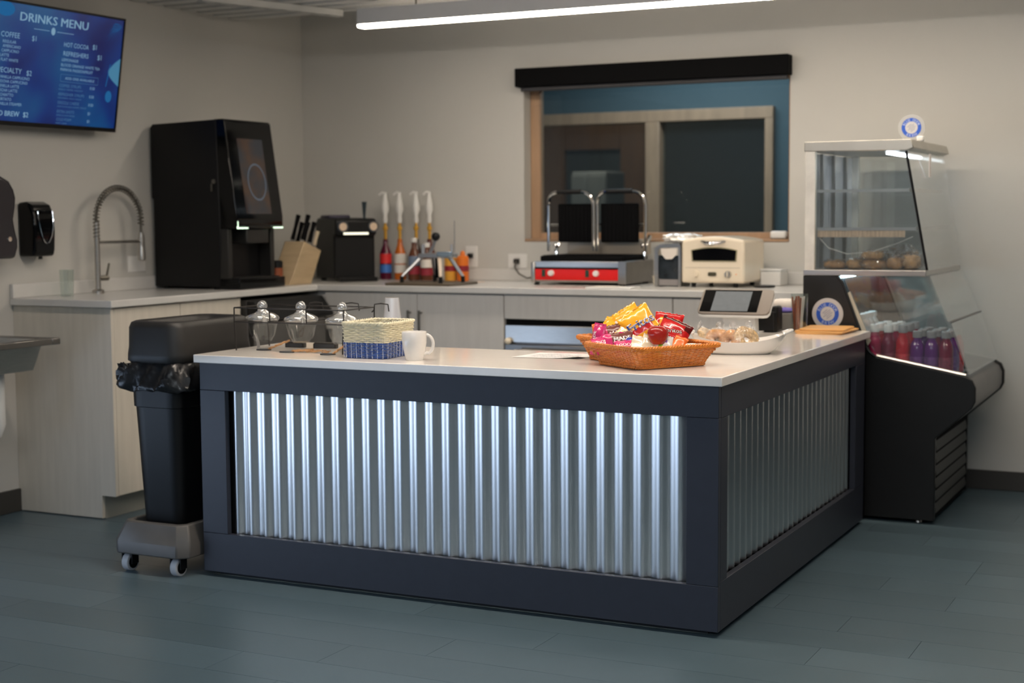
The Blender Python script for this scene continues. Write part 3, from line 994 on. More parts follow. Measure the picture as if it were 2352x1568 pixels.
# hand sink at the left edge
t = thing('hand_sink', (XL, 0.3, 0.70), 'stainless hand sink on the left wall, cut by the picture edge', 'sink')
sx0, sx1, sy0, sy1 = XL + 0.001, -2.93, 0.06, 0.44
zr = 0.775
g = G()
g.box(sx0, sx1, sy1 - 0.045, sy1, zr - 0.026, zr)
g.box(sx0, sx1, sy0, sy0 + 0.045, zr - 0.026, zr)
g.box(sx1 - 0.055, sx1, sy0 + 0.045, sy1 - 0.045, zr - 0.026, zr)
g.box(sx0, sx0 + 0.08, sy0 + 0.045, sy1 - 0.045, zr - 0.026, zr)
ob('rim', g, STEELD, t, bev=0.003)
bw = [(sx0 + 0.08, sy0 + 0.045), (sx1 - 0.055, sy0 + 0.045), (sx1 - 0.055, sy1 - 0.045), (sx0 + 0.08, sy1 - 0.045)]
lo = [(sx0 + 0.11, sy0 + 0.075), (sx1 - 0.085, sy0 + 0.075), (sx1 - 0.085, sy1 - 0.075), (sx0 + 0.11, sy1 - 0.075)]
g = G()
vs = [(x, y, zr - 0.004) for x, y in bw] + [(x, y, zr - 0.125) for x, y in lo]
vs += [(x + (-0.004 if i in (0, 3) else 0.004), y + (-0.004 if i < 2 else 0.004), z) for i, (x, y, z) in enumerate(vs[:4])]
vs += [(x + (-0.004 if i in (0, 3) else 0.004), y + (-0.004 if i < 2 else 0.004), z - 0.004) for i, (x, y, z) in enumerate(vs[4:8])]
fs = []
for i in range(4):
    j = (i + 1) % 4
    fs += [(i, 4 + i, 4 + j, j), (8 + i, 8 + j, 12 + j, 12 + i), (i, j, 8 + j, 8 + i)]
fs += [(4, 7, 6, 5), (12, 13, 14, 15)]
g.add(vs, fs)
ob('bowl', g, STEEL, t, bev=0.006)
ob('backsplash', bx(sx0, sx0 + 0.012, sy0, sy1, zr, zr + 0.10), STEELD, t, bev=0.002)
ob('spout', G().tube([(sx0 + 0.05, 0.25, zr), (sx0 + 0.05, 0.25, zr + 0.10), (sx0 + 0.07, 0.25, zr + 0.13), (sx0 + 0.12, 0.25, zr + 0.13), (sx0 + 0.14, 0.25, zr + 0.10)], 0.011, seg=10), STEEL, t)
ob('drain_pipe', G().tube([(-3.13, 0.285, zr - 0.128), (-3.13, 0.285, 0.43), (-3.145, 0.285, 0.40), (-3.18, 0.285, 0.385), (-3.23, 0.285, 0.385), (-3.36, 0.285, 0.385)], 0.032, seg=14), WHITE, t, label='white plastic drain pipe')

# ================================================================== COFFEE MACHINE
t = thing('coffee_machine', (-3.1, 1.7, HB), 'tall black coffee machine with tilted touch screen on the left worktop', 'coffee machine')
cy0, cy1 = 1.52, 1.895
ob('side_panel', G().prism([(-3.335, HB + 0.012), (-2.955, HB + 0.012), (-2.945, 1.15), (-2.958, 1.706), (-3.33, 1.695), (-3.345, 1.68), (-3.345, 1.35), (-3.335, 1.34)], 1, cy0, cy0 + 0.02), BLACK, t, bev=0.003)
ob('side_panel', G().prism([(-3.335, HB + 0.012), (-2.955, HB + 0.012), (-2.945, 1.15), (-2.958, 1.706), (-3.33, 1.695), (-3.345, 1.68), (-3.345, 1.35), (-3.335, 1.34)], 1, cy1 - 0.02, cy1), BLACK, t, bev=0.003)
ob('body', G().box(-3.33, -2.975, cy0 + 0.02, cy1 - 0.02, HB + 0.01, 1.69), BLACK, t)
ob('head', G().prism([(-2.974, 1.20), (-2.862, 1.20), (-2.852, 1.215), (-2.852, 1.26), (-2.915, 1.70), (-2.925, 1.708), (-2.974, 1.708)], 1, cy0 + 0.004, cy1 - 0.004), BLACKG, t, bev=0.004)
ob('spout_block', G().box(-2.974, -2.875, cy0 + 0.11, cy1 - 0.09, 1.13, 1.1995), CHAR, t, bev=0.006)
ob('drip_tray', G().box(-2.974, -2.845, cy0 + 0.004, cy1 - 0.004, HB + 0.004, HB + 0.05), BLACKG, t, bev=0.004)
ob('tray_grid', G().box(-2.965, -2.858, cy0 + 0.03, cy1 - 0.03, HB + 0.050, HB + 0.054), CHAR, t)
ob('column', G().box(-2.974, -2.905, cy0 + 0.004, cy0 + 0.035, HB + 0.05, 1.1995), CHAR, t, bev=0.003)
ob('column', G().box(-2.974, -2.905, cy1 - 0.035, cy1 - 0.004, HB + 0.05, 1.1995), CHAR, t, bev=0.003)
LS = emis('light_strip', (0.75, 1.0, 0.72), 2.2)
g = G()
g.box(-2.852, -2.848, cy0 + 0.012, cy0 + 0.085, 1.200, 1.206)
g.box(-2.856, -2.851, cy0 + 0.008, cy0 + 0.013, 1.200, 1.235)
g.box(-2.852, -2.848, cy1 - 0.085, cy1 - 0.010, 1.200, 1.206)
ob('light_strip', g, LS, t, smooth=0)


def HP(y_, k, d=0.001):
    """point on the sloping head front, k 0..1 from bottom to top"""
    x = -2.852 + (-2.915 + 2.852) * k
    z = 1.26 + (1.70 - 1.26) * k
    n_ = Vector((0.44, 0, 0.063)).normalized()
    return (x + n_.x * d, y_, z + n_.z * d)


CS = bpy.data.materials.new('coffee_screen')
CS.use_nodes = True
nt = CS.node_tree
b = nt.nodes['Principled BSDF']
tc = nt.nodes.new('ShaderNodeTexCoord')
n1 = nt.nodes.new('ShaderNodeTexNoise')
n1.inputs['Scale'].default_value = 9
n1.inputs['Detail'].default_value = 4
nt.links.new(tc.outputs['Object'], n1.inputs['Vector'])
cr = nt.nodes.new('ShaderNodeValToRGB')
e = cr.color_ramp.elements
e[0].position, e[0].color = 0.4, (0.03, 0.035, 0.045, 1)
e[1].position, e[1].color = 0.62, (0.10, 0.045, 0.02, 1)
nt.links.new(n1.outputs[0], cr.inputs[0])
nt.links.new(cr.outputs[0], b.inputs['Emission Color'])
b.inputs['Emission Strength'].default_value = 0.35
b.inputs['Base Color'].default_value = (0.01, 0.01, 0.012, 1)
b.inputs['Roughness'].default_value = 0.05
g = G().add([HP(1.60, 0.02), HP(1.80, 0.02), HP(1.80, 0.82), HP(1.60, 0.82)], [(0, 1, 2, 3)])
sc_ = ob('screen', g, CS, t, smooth=0)
g = G()
cupc = [HP(1.715 + 0.072 * math.cos(a_ * PI / 12), 0.36 + 0.20 * math.sin(a_ * PI / 12), 0.002) for a_ in range(24)]
cupi = [HP(1.715 + 0.064 * math.cos(a_ * PI / 12), 0.36 + 0.18 * math.sin(a_ * PI / 12), 0.002) for a_ in range(24)]
g.add(cupc + cupi, [(i, (i + 1) % 24, 24 + (i + 1) % 24, 24 + i) for i in range(24)])
ob('cup_picture', g, emis('cup_picture', (0.25, 0.28, 0.32), 0.35), sc_, smooth=0)
ob('key', G().cyl((-2.975, cy0 - 0.006, 1.42), (-2.975, cy0, 1.42), 0.011, seg=12).box(-2.988, -2.980, cy0 - 0.010, cy0 - 0.005, 1.375, 1.41), HANDLE, t)
for x_, y_ in ((-3.30, 1.56), (-3.30, 1.86), (-3.00, 1.56), (-3.00, 1.86)):
    ob('foot', G().cyl((x_, y_, HB), (x_, y_, HB + 0.012), 0.016, seg=10), BLACK, t)

# ================================================================== ITEMS ON THE KITCHEN WORKTOP
# knife block
t = thing('knife_block', (-2.95, 2.05, HB), 'slanted light wood knife block full of dark-handled knives', 'knife block')
kx0, kx1 = -3.015, -2.895
tl = 0.42  # lean towards the back wall
ob('block', G().prism([(2.000, HB), (2.190, HB), (2.285, HB + 0.165), (2.135, HB + 0.215)], 0, kx0, kx1), WOODL, t, bev=0.004)
dirv = Vector((0, 0.42, 0.90)).normalized()
base0, base1 = Vector((0, 2.145, HB + 0.208)), Vector((0, 2.275, HB + 0.164))
STP = mat('steel_handle', (0.62, 0.58, 0.53), 0.3, 0.9)
kn = 0
for r_, (fr, ln) in enumerate(((0.10, 0.16), (0.42, 0.135), (0.75, 0.10))):
    for c_ in range(3 if r_ else 2):
        p = base0.lerp(base1, fr)
        x = kx0 + 0.025 + c_ * (0.037 if r_ else 0.060)
        p = Vector((x, p.y, p.z - 0.004))
        k_ = thing('knife', tuple(p), (('left', 'right') if r_ == 0 else ('left', 'middle', 'right'))[c_] + [' one of the two tall knives in the back row of the wood block', ' knife of the three in the middle row of the wood block', ' pale-handled knife of the three in the front row of the wood block'][r_], 'knife', 'knives in the light wood block')
        m_ = BLACKM if (kn % 3) else STP
        ob('bolster', G().cyl(p, p + dirv * 0.022, 0.010, 0.009, seg=8), STEEL, k_)
        ob('handle', G().tube([p + dirv * 0.0225, p + dirv * (0.03), p + dirv * (ln * 0.6), p + dirv * ln], [0.009, 0.011, 0.0095, 0.0125], seg=8, flat=0.7), BLACKM if r_ != 2 else mat('pale_handle', (0.45, 0.36, 0.25), 0.5), k_)
        kn += 1
t = thing('coffee_tin', (-2.93, 1.945, HB), 'dark canister with a rust-brown band between coffee machine and knife block', 'canister')
ob('canister', G().lathe([(0.026, 0), (0.027, 0.003), (0.027, 0.022)], (-2.93, 1.945, HB), 20), BLACK, t)
ob('band', G().lathe([(0.0275, 0.022), (0.0275, 0.088)], (-2.93, 1.945, HB), 20), mat('rust_brown', (0.28, 0.07, 0.025), 0.4), t, label='rust-brown band')
ob('lid', G().lathe([(0.0275, 0.088), (0.0275, 0.118), (0.020, 0.124), (0.001, 0.125)], (-2.93, 1.945, HB), 20), BLACK, t)

# cold drink dispenser, turned towards the room in the corner of the worktops
t = thing('drink_dispenser', (-2.800, 2.470, HB), 'squat black drink dispenser with two chrome dials and a tap lever', 'dispenser', rot=math.radians(52))
hw = 0.113
zz0 = 0.0122
ob('body', G().prism([(0.03, zz0), (0.33, zz0), (0.33, 0.300), (0.30, 0.330), (0.02, 0.327), (0.0, 0.318), (0.0, 0.243), (0.03, 0.233)], 0, -hw, hw), BLACK, t, bev=0.010, world=False, seg=3)
ob('drip_base', bx(-hw + 0.01, hw - 0.01, -0.035, 0.029, 0, 0.022), BLACK, t, bev=0.004, world=False)
for x in (-0.075, 0.092):
    d_ = ob('dial', G().cyl((x, -0.001, 0.284), (x, -0.010, 0.284), 0.030, seg=24), CHROME, t, world=False)
    ob('dial_face', G().cyl((x, -0.0101, 0.284), (x, -0.0115, 0.284), 0.021, seg=24), mat('dial_face', (0.80, 0.62, 0.46), 0.3, 0.3), d_, world=False)  # pale orange face colour stands in for the lamp's reflection
ob('light_bar', bx(-0.070, 0.065, -0.004, 0, 0.243, 0.254), emis('dispenser_light', (1.0, 0.95, 0.72), 1.6), t, world=False)
ob('tap_lever', G().tube([(0.052, 0.02, 0.325), (0.052, 0.02, 0.355), (0.051, 0.015, 0.412)], [0.006, 0.008, 0.013], seg=12), mat('dark_teal_grip', (0.015, 0.03, 0.04), 0.5), t, world=False)
ob('top_cap', bx(-0.10, 0.02, 0.14, 0.29, 0.325, 0.345), mat('violet_grey', (0.05, 0.045, 0.075), 0.5), t, world=False, bev=0.012, seg=3)
for x in (-0.09, 0.09):
    ob('foot', G().cyl((x, 0.27, 0), (x, 0.27, 0.0121), 0.014, seg=10), BLACK, t, world=False)

# syrup bottles with pumps
SYM = {}


def syrup(x, y, top, lab_hi, lab_lo, liquid, label, pump=True, h=0.215, capc=None):
    t = thing('syrup_bottle', (x, y, HB), label, 'bottle', 'flavour bottles standing against the back wall')
    c = (x, y, HB)
    r = 0.032
    gl = mat('syrup_' + liquid[0], liquid[1], 0.12, coat=0.5)
    ob('bottle', G().lathe([(r - 0.004, 0), (r, 0.004), (r, h * 0.62), (r * 0.9, h * 0.68), (r * 0.45, h * 0.86), (0.013, h * 0.95), (0.013, h)], c, 20), gl, t)
    l1 = ob('label', G().lathe([(r + 0.0006, h * 0.40), (r + 0.0006, h * 0.64)], c, 20), mat('lab_' + lab_hi[0], lab_hi[1], 0.5), t, label=lab_hi[0] + ' upper label')
    ob('label', G().lathe([(r + 0.0006, h * 0.17), (r + 0.0006, h * 0.37)], c, 20), mat('lab_' + lab_lo[0], lab_lo[1], 0.5), t, label=lab_lo[0] + ' lower label')
    if pump:
        ob('neck_tube', G().lathe([(0.008, h), (0.008, h + 0.045), (0.0135, h + 0.05), (0.0135, h + 0.065), (0.007, h + 0.068), (0.007, h + 0.09)], c, 12), mat('amber_pump', (0.62, 0.33, 0.03), 0.35), t, label='amber pump collar')
        z0 = h + 0.085
        ob('pump', G().lathe([(0.011, z0), (0.014, z0 + 0.02), (0.011, z0 + 0.04), (0.021, z0 + 0.07), (0.019, z0 + 0.095), (0.011, z0 + 0.14), (0.010, z0 + 0.155)], c, 12), WHITE, t)
        zt = z0 + 0.155
        ob('spout', G().tube([(x + 0.010, y, HB + zt), (x - 0.012, y - 0.006, HB + zt + 0.006), (x - 0.030, y - 0.012, HB + zt - 0.006)], [0.008, 0.007, 0.005], seg=8), WHITE, t)
    else:
        ob('cap', G().lathe([(0.016, h), (0.016, h + 0.022), (0.001, h + 0.023)], c, 12), capc or WHITE, t)
    return t


REDL, YEL, BLU, WHL, ORL, DK = ('red', (0.75, 0.03, 0.03)), ('yellow', (0.85, 0.50, 0.03)), ('blue', (0.06, 0.20, 0.60)), ('white', (0.8, 0.76, 0.7)), ('orange', (0.80, 0.22, 0.03)), ('charcoal', (0.08, 0.09, 0.11))
syrup(-2.785, 2.735, 0, REDL, BLU, ('berry', (0.10, 0.01, 0.03)), 'leftmost syrup bottle with red and blue labels and white pump')
syrup(-2.700, 2.742, 0, WHL, WHL, ('amber', (0.60, 0.15, 0.02)), 'syrup bottle with two white labels and white pump, second from left')
syrup(-2.605, 2.752, 0, DK, DK, ('dark', (0.04, 0.02, 0.02)), 'syrup bottle with charcoal label and white pump, third from left')
syrup(-2.528, 2.758, 0, WHL, REDL, ('cola', (0.12, 0.03, 0.02)), 'rightmost pump bottle with white over red label')
syrup(-2.560, 2.650, 0, ('grey blue', (0.15, 0.2, 0.3)), ('wine', (0.30, 0.02, 0.04)), ('brown', (0.12, 0.04, 0.02)), 'dark bottle with grey-blue label in front of the pump bottles', pump=False, h=0.20)
syrup(-2.480, 2.640, 0, WHL, ('wine', (0.30, 0.02, 0.04)), ('brown', (0.12, 0.04, 0.02)), 'brown bottle with white over wine label behind the dicer', pump=False, h=0.175)

for k, (x, col, lb) in enumerate(((-2.372, ('mustard', (0.75, 0.38, 0.05)), 'yellow sauce bottle with wine-red band right of the dicer'), (-2.300, ('orange_sauce', (0.80, 0.19, 0.02)), 'orange sauce bottle with wine-red band right of the dicer'))):
    t = thing('sauce_bottle', (x, 2.70, HB), lb, 'bottle')
    c = (x, 2.70, HB)
    mm = mat('sauce_' + col[0], col[1], 0.3)
    ob('bottle', G().lathe([(0.030, 0), (0.032, 0.004), (0.032, 0.120), (0.026, 0.128), (0.013, 0.132)], c, 18), mm, t)
    ob('band', G().lathe([(0.0326, 0.050), (0.0326, 0.078)], c, 18), mat('wine_band', (0.28, 0.015, 0.03), 0.4), t, label='wine-red band')
    ob('cap', G().lathe([(0.013, 0.132), (0.013, 0.145), (0.006, 0.155), (0.001, 0.156)], c, 12), mm, t)

# vegetable dicer with four splayed legs on a dark tray
tr = ob('cutting_board', G().box(-2.425, -2.065, 2.125, 2.42, HB + 0.0002, HB + 0.013), mat('dark_board', (0.10, 0.075, 0.05), 0.5), None, bev=0.004, origin=(-2.245, 2.27, HB),
        label='dark brown cutting board under the vegetable dicer', cat='cutting board')
t = thing('vegetable_dicer', (-2.24, 2.27, HB + 0.013), 'metal lever vegetable dicer with splayed legs on the dark board', 'dicer')
zb = HB + 0.0132
ALU = mat('cast_aluminium', (0.50, 0.52, 0.56), 0.32, 0.9)
for (x0, y0), (x1, y1), mm in (((-2.365, 2.19), (-2.29, 2.26), ALU), ((-2.135, 2.165), (-2.185, 2.245), mat('pale_leg', (0.70, 0.58, 0.46), 0.4)), ((-2.085, 2.30), (-2.155, 2.29), ALU), ((-2.29, 2.39), (-2.27, 2.33), ALU)):
    ob('leg', G().tube([(x0, y0, zb + 0.028), (x1, y1, zb + 0.125)], [0.008, 0.011], seg=8), mm, t)
    ob('rubber_foot', G().cyl((x0, y0, zb), (x0, y0, zb + 0.030), 0.0105, seg=10), BLACK, t)
ob('top_frame', bx(-2.30, -2.13, 2.235, 2.335, zb + 0.118, zb + 0.140), ALU, t, bev=0.004)
ob('blade_holder', bx(-2.19, -2.115, 2.225, 2.255, zb + 0.125, zb + 0.150), mat('blue_steel', (0.40, 0.52, 0.65), 0.2, 0.8), t, bev=0.003)
ob('guide_rod', G().cyl((-2.29, 2.27, zb + 0.13), (-2.29, 2.27, zb + 0.185), 0.010, seg=8), ALU, t)
ob('guide_rod', G().cyl((-2.13, 2.27, zb + 0.13), (-2.13, 2.27, zb + 0.185), 0.007, seg=8), ALU, t)
ob('guide_rod', G().cyl((-2.13, 2.30, zb + 0.14), (-2.13, 2.30, zb + 0.30), 0.0025, seg=6), ALU, t)
ob('push_arm', G().tube([(-2.27, 2.30, zb + 0.14), (-2.245, 2.29, zb + 0.17), (-2.225, 2.28, zb + 0.205)], 0.008, seg=8), ALU, t)
ob('knob', G().sphere((-2.222, 2.278, zb + 0.222), 0.021, 14, 10), BLACK, t)
ob('pusher', G().cyl((-2.215, 2.28, zb + 0.02), (-2.215, 2.28, zb + 0.118), 0.012, seg=10), BLACKM, t)

pp = ob('flyer', G().box(-2.36, -2.13, 2.50, 2.62, HB + 0.0002, HB + 0.002), mat('flyer_print', (0.75, 0.55, 0.45), 0.5, var=0.35, scale=18), None, origin=(-2.25, 2.56, HB), smooth=0,
        label='orange and white printed flyer lying by the sauce bottles', cat='paper')

# outlets on the back wall
for k, (x, z, lb) in enumerate(((-2.315, 1.042, 'white outlet with black plug above the sauce bottles'), (-2.045, 0.995 + 0.02, 'white double outlet left of the sandwich press, with a plug in it'))):
    t = thing('wall_outlet', (x, YW, z), lb, 'outlet')
    w_ = 0.035 if k == 0 else 0.054
    ob('plate', bx(x - w_, x + w_, YW - 0.006, YW, z - 0.058 if k == 0 else z - 0.036, z + 0.052 if k == 0 else z + 0.040), WHITE, t, bev=0.002)
    ob('socket', bx(x - 0.016, x + 0.016, YW - 0.008, YW - 0.006, z - 0.015, z + 0.02), mat('outlet_face', (0.6, 0.59, 0.57), 0.4), t)
    ob('plug', bx(x - 0.012, x + 0.014, YW - 0.034, YW - 0.008, z - 0.010, z + 0.014), BLACK, t, bev=0.004)
c_ = ob('power_cord', G().tube([(-2.04, YW - 0.033, 1.017), (-2.035, YW - 0.06, 0.985), (-1.99, YW - 0.10, 0.955), (-1.93, 2.70, 0.935), (-1.86, 2.66, 0.945), (-1.79, 2.62, 0.960)], 0.0045, seg=6), mat('grey_cord', (0.10, 0.09, 0.08), 0.5), None, origin=(-2.0, YW - 0.06, 0.98),
        label='dark grey power cord running from the outlet to the sandwich press', cat='cord')

# double sandwich press
t = thing('sandwich_press', (-1.53, 2.5, HB), 'double sandwich press with both lids raised and a red control panel', 'sandwich press')
px0, px1, py0, py1 = -1.776, -1.277, 2.42, 2.78
z0, z1 = HB + 0.014, 1.031
g = G().prism([(py0 + 0.012, z0), (py1, z0), (py1, z1), (py0 + 0.008, z1)], 0, px0 + 0.022, px1 - 0.040)
ob('housing', g, STEEL, t, bev=0.002)
ob('side_cheek', bx(px0, px0 + 0.0215, py0, py1, z0 - 0.006, z1 - 0.004), STEEL, t, bev=0.006)
ob('side_cheek', bx(px1 - 0.0395, px1, py0, py1, z0 - 0.006, z1 + 0.002), STEELD, t, bev=0.006)
ob('front_edge', bx(px1 - 0.040, px1, py0 - 0.002, py0 - 0.0002, z0 - 0.006, z1 + 0.001), STEEL, t)
rp = ob('control_panel', bx(px0 + 0.0225, px1 - 0.041, py0 + 0.004, py0 + 0.0115, HB + 0.024, HB + 0.078), RED, t, bev=0.002)
ob('trim_strip', bx(px0 + 0.0225, px1 - 0.041, py0 + 0.002, py0 + 0.008, HB + 0.0785, HB + 0.085), BLACKM, t)
for x in (px0 + 0.110, px0 + 0.345):
    ob('knob', G().cyl((x, py0 + 0.004, HB + 0.058), (x, py0 - 0.012, HB + 0.058), 0.0145, 0.013, seg=18), WHITE, rp)
for x in (px0 + 0.068, px0 + 0.298):
    ob('switch', bx(x - 0.009, x + 0.009, py0 + 0.000, py0 + 0.004, HB + 0.040, HB + 0.074), mat('green_switch', (0.02, 0.05, 0.03), 0.3), rp, bev=0.001)
g = G().box(px0 + 0.045, px1 - 0.02, py0 + 0.012, py1 - 0.03, z1 + 0.0005, z1 + 0.026)
gp = ob('griddle', g, BLACKM, t, bev=0.006)
g = G()
for k in range(22):
    x = px0 + 0.058 + k * 0.0195
    g.box(x, x + 0.007, py0 + 0.02, py1 - 0.045, z1 + 0.026, z1 + 0.029)
ob('griddle_rib', g, BLACKM, gp)
ob('back_guard', bx(px0 + 0.065, px1 + 0.0, py1 - 0.065, py1 - 0.035, z1 + 0.026, z1 + 0.10), mat('brushed_tan_steel', (0.50, 0.44, 0.36), 0.45, 0.6), t, bev=0.003)
for s_, (a, b_) in enumerate(((-1.742, -1.545), (-1.512, -1.318))):
    l_ = ob('lid_plate', bx(a, b_, 2.665, 2.695, 1.118, 1.308), BLACKM, t, bev=0.006)
    g = G()
    for k in range(9):
        x = a + 0.012 + k * 0.0205
        g.box(x, x + 0.008, 2.661, 2.665, 1.128, 1.298)
    ob('lid_rib', g, BLACKM, l_)
    ha, hb = (-1.780, -1.538) if s_ == 0 else (-1.518, -1.266)
    pts = [(ha, 2.64, 1.075), (ha, 2.64, 1.30)]
    R_ = 0.058
    for k in range(1, 7):
        an = PI - k * PI / 12
        pts.append((ha + R_ + R_ * math.cos(an), 2.64 - 0.02 * k / 6, 1.308 + R_ * math.sin(an)))
    mid_a = pts[-1]
    pts2 = [(hb, 2.64, 1.075), (hb, 2.64, 1.30)]
    for k in range(1, 7):
        an = k * PI / 12
        pts2.append((hb - R_ + R_ * math.cos(an), 2.64 - 0.02 * k / 6, 1.308 + R_ * math.sin(an)))
    hd = ob('handle', G().tube(pts, 0.0085, seg=10).tube(pts2, 0.0085, seg=10), CHROME, t)
    ob('grip', G().cyl(mid_a, pts2[-1], 0.0115, seg=12), BLACK, hd, label='black rubber grip')
    for hx, ex in ((ha, a), (hb, b_)):
        ob('pivot', G().cyl((hx, 2.655, 1.205), (ex, 2.675, 1.205), 0.006, seg=8), CHROME, l_)
for x in (px0 + 0.03, px1 - 0.0):
    ob('hinge_arm', G().tube([(x - 0.002, 2.66, z1), (x - 0.002, 2.66, z1 + 0.05), (x + 0.018, 2.69, z1 + 0.12)], 0.010, seg=8), CHROME, t)
    ob('hinge_knob', G().sphere((x - 0.002, 2.652, z1 + 0.07), 0.014, 12, 8), CHROME, t)
for x in (px0 + 0.02, px1 - 0.03):
    for y in (py0 + 0.03, py1 - 0.03):
        ob('foot', G().cyl((x, y, HB), (x, y, HB + 0.0145), 0.013, 0.016, seg=10), BLACK, t)

# napkin dispenser
t = thing('napkin_dispenser', (-1.07, 2.5, HB), 'black and steel napkin dispenser between sandwich press and toaster oven', 'napkin dispenser')
nx0, nx1, ny0, ny1 = -1.138, -1.008, 2.43, 2.56
g = G().prism([(nx0, HB + 0.001), (nx0, HB + 0.175), (nx0 + 0.018, HB + 0.197), (nx1 - 0.010, HB + 0.202), (nx1, HB + 0.19), (nx1, HB + 0.001), (nx1 - 0.012, HB + 0.001), (nx1 - 0.012, HB + 0.183), (nx0 + 0.028, HB + 0.180), (nx0 + 0.018, HB + 0.168), (nx0 + 0.018, HB + 0.001)], 1, ny0, ny1)
ob('frame', g, STEEL, t, smooth=30)
ob('face', bx(nx0 + 0.0185, nx1 - 0.0125, ny0 + 0.006, ny0 + 0.012, HB + 0.001, HB + 0.145), mat('napkin_face', (0.02, 0.025, 0.03), 0.1, coat=0.5, var=0.4, scale=20), t)
ob('napkins', G().prism([(nx0 + 0.030, HB + 0.178), (nx1 - 0.018, HB + 0.178), (nx1 - 0.022, HB + 0.15), (nx1 - 0.045, HB + 0.128), (nx0 + 0.055, HB + 0.128), (nx0 + 0.034, HB + 0.15)], 1, ny0 + 0.001, ny0 + 0.0055), mat('napkin_paper', (0.72, 0.66, 0.60), 0.9), t)
ob('price_strip', bx(nx0 + 0.02, nx1 - 0.014, ny0 + 0.003, ny0 + 0.0058, HB + 0.006, HB + 0.034), mat('grey_strip', (0.25, 0.23, 0.23), 0.5), t)
t = thing('paper_cup', (-1.185, 2.58, HB), 'small cream crumpled cup beside the napkin dispenser', 'cup')
ob('cup_body', G().lathe([(0.014, 0), (0.021, 0.045), (0.0195, 0.045), (0.0128, 0.003), (0.001, 0.003)], (-1.185, 2.58, HB), 14), mat('cream_paper', (0.7, 0.62, 0.5), 0.7), t)

# toaster oven
t = thing('toaster_oven', (-0.85, 2.5, HB), 'cream retro toaster oven with curved black window', 'toaster oven')
ox0, ox1, oy0, oy1 = -1.002, -0.700, 2.42, 2.73
zt = 1.137
pr = [(ox0, HB + 0.02), (ox1, HB + 0.02)]
for k in range(9):
    f = k / 8
    x = ox1 + (ox0 - ox1) * f
    pr.append((x, zt - 0.004 + 0.018 * math.sin(PI * f)))
ob('body', G().prism(pr, 1, oy0, oy1), CREAM, t, bev=0.012, seg=3)
wpr = [(-0.945, 1.040), (-0.742, 1.040)]
for k in range(9):
    f = k / 8
    wpr.append((-0.738 + (-0.949 + 0.738) * f, 1.086 + 0.012 * math.sin(PI * f)))
ob('window_frame', G().prism([(x + (x + 0.8435) * 0.05, z + (z - 1.067) * 0.14) for x, z in wpr], 1, oy0 - 0.0025, oy0 + 0.0005), mat('olive_trim', (0.30, 0.27, 0.16), 0.4), t, smooth=20)
ob('window', G().prism(wpr, 1, oy0 - 0.0035, oy0 - 0.0024), BLACKG, t, smooth=20)
ob('panel_groove', bx(ox0 + 0.02, ox1 - 0.02, oy0 - 0.0006, oy0 + 0.0008, 1.006, 1.0085), mat('shadow_beige', (0.45, 0.38, 0.30), 0.5), t)
for x in (-0.932, -0.776):
    k_ = ob('dial', G().cyl((x, oy0, 0.978), (x, oy0 - 0.014, 0.978), 0.0165, 0.0145, seg=20), CREAM if x < -0.9 else STEEL, t)
    ob('dial_grip', G().box(x - 0.003, x + 0.003, oy0 - 0.018, oy0 - 0.014, 0.966, 0.990), CREAM, k_)
ob('badge', G().prism([(-0.872, 0.972), (-0.866, 0.969), (-0.838, 0.969), (-0.832, 0.972), (-0.832, 0.984), (-0.838, 0.987), (-0.866, 0.987), (-0.872, 0.984)], 1, oy0 - 0.003, oy0 - 0.0002), mat('badge_olive', (0.06, 0.055, 0.03), 0.3), t)
ob('pilot_light', G().cyl((-0.738, oy0, 0.978), (-0.738, oy0 - 0.003, 0.978), 0.003, seg=8), mat('orange_dot', (0.8, 0.3, 0.1), 0.4), t)
ob('door_handle', G().tube([(-0.905, oy0 - 0.002, 1.128), (-0.880, oy0 - 0.022, 1.122), (-0.850, oy0 - 0.028, 1.119), (-0.815, oy0 - 0.022, 1.122), (-0.790, oy0 - 0.002, 1.128)], [0.005, 0.009, 0.010, 0.009, 0.005], seg=10), CHROME, t)
for x in (ox0 + 0.05, ox1 - 0.05):
    for y in (oy0 + 0.03, oy1 - 0.03):
        ob('foot', G().cyl((x, y, HB), (x, y, HB + 0.021), 0.010, 0.012, seg=10), BLACK, t)

# crinkled bag of sugar packets on top of the dispenser
t = thing('napkin_bundle', (-1.03, 2.5, 1.12), 'crinkled clear bag of white napkins lying on the napkin dispenser', 'bag')
rr = random.Random(5)


def lump(cx, cy, cz, a, b, c, seed, amp=0.18, nu=28, nv=14, fr=6.0):
    from mathutils import noise
    g = G()
    vs = []
    for j in range(nv + 1):
        th = PI * j / nv
        for i in range(nu):
            ph = 2 * PI * i / nu
            d = Vector((math.sin(th) * math.cos(ph), math.sin(th) * math.sin(ph), -math.cos(th)))
            q = noise.noise(d * fr * 0.5 + Vector((seed, 0, 0))) * amp + noise.noise(d * fr * 1.4 + Vector((0, seed, 0))) * amp * 0.5
            e_ = 0.75
            sq = Vector([math.copysign(abs(v) ** e_, v) for v in d])
            r = 1 + q
            vs.append((cx + sq.x * a * r, cy + sq.y * b * r, max(cz + sq.z * c * r, cz - c)))
    fs = []
    for j in range(nv):
        for i in range(nu):
            i2 = (i + 1) % nu
            fs.append((j * nu + i, j * nu + i2, (j + 1) * nu + i2, (j + 1) * nu + i))
    return g.add(vs, fs)


ob('bag_body', lump(-1.03, 2.50, HB + 0.202 + 0.022, 0.095, 0.06, 0.022, 4.2, 0.25), mat('crinkled_foil_bag', (0.80, 0.78, 0.75), 0.15, 0.3, bump=1.0, bscale=60), t, smooth=25)

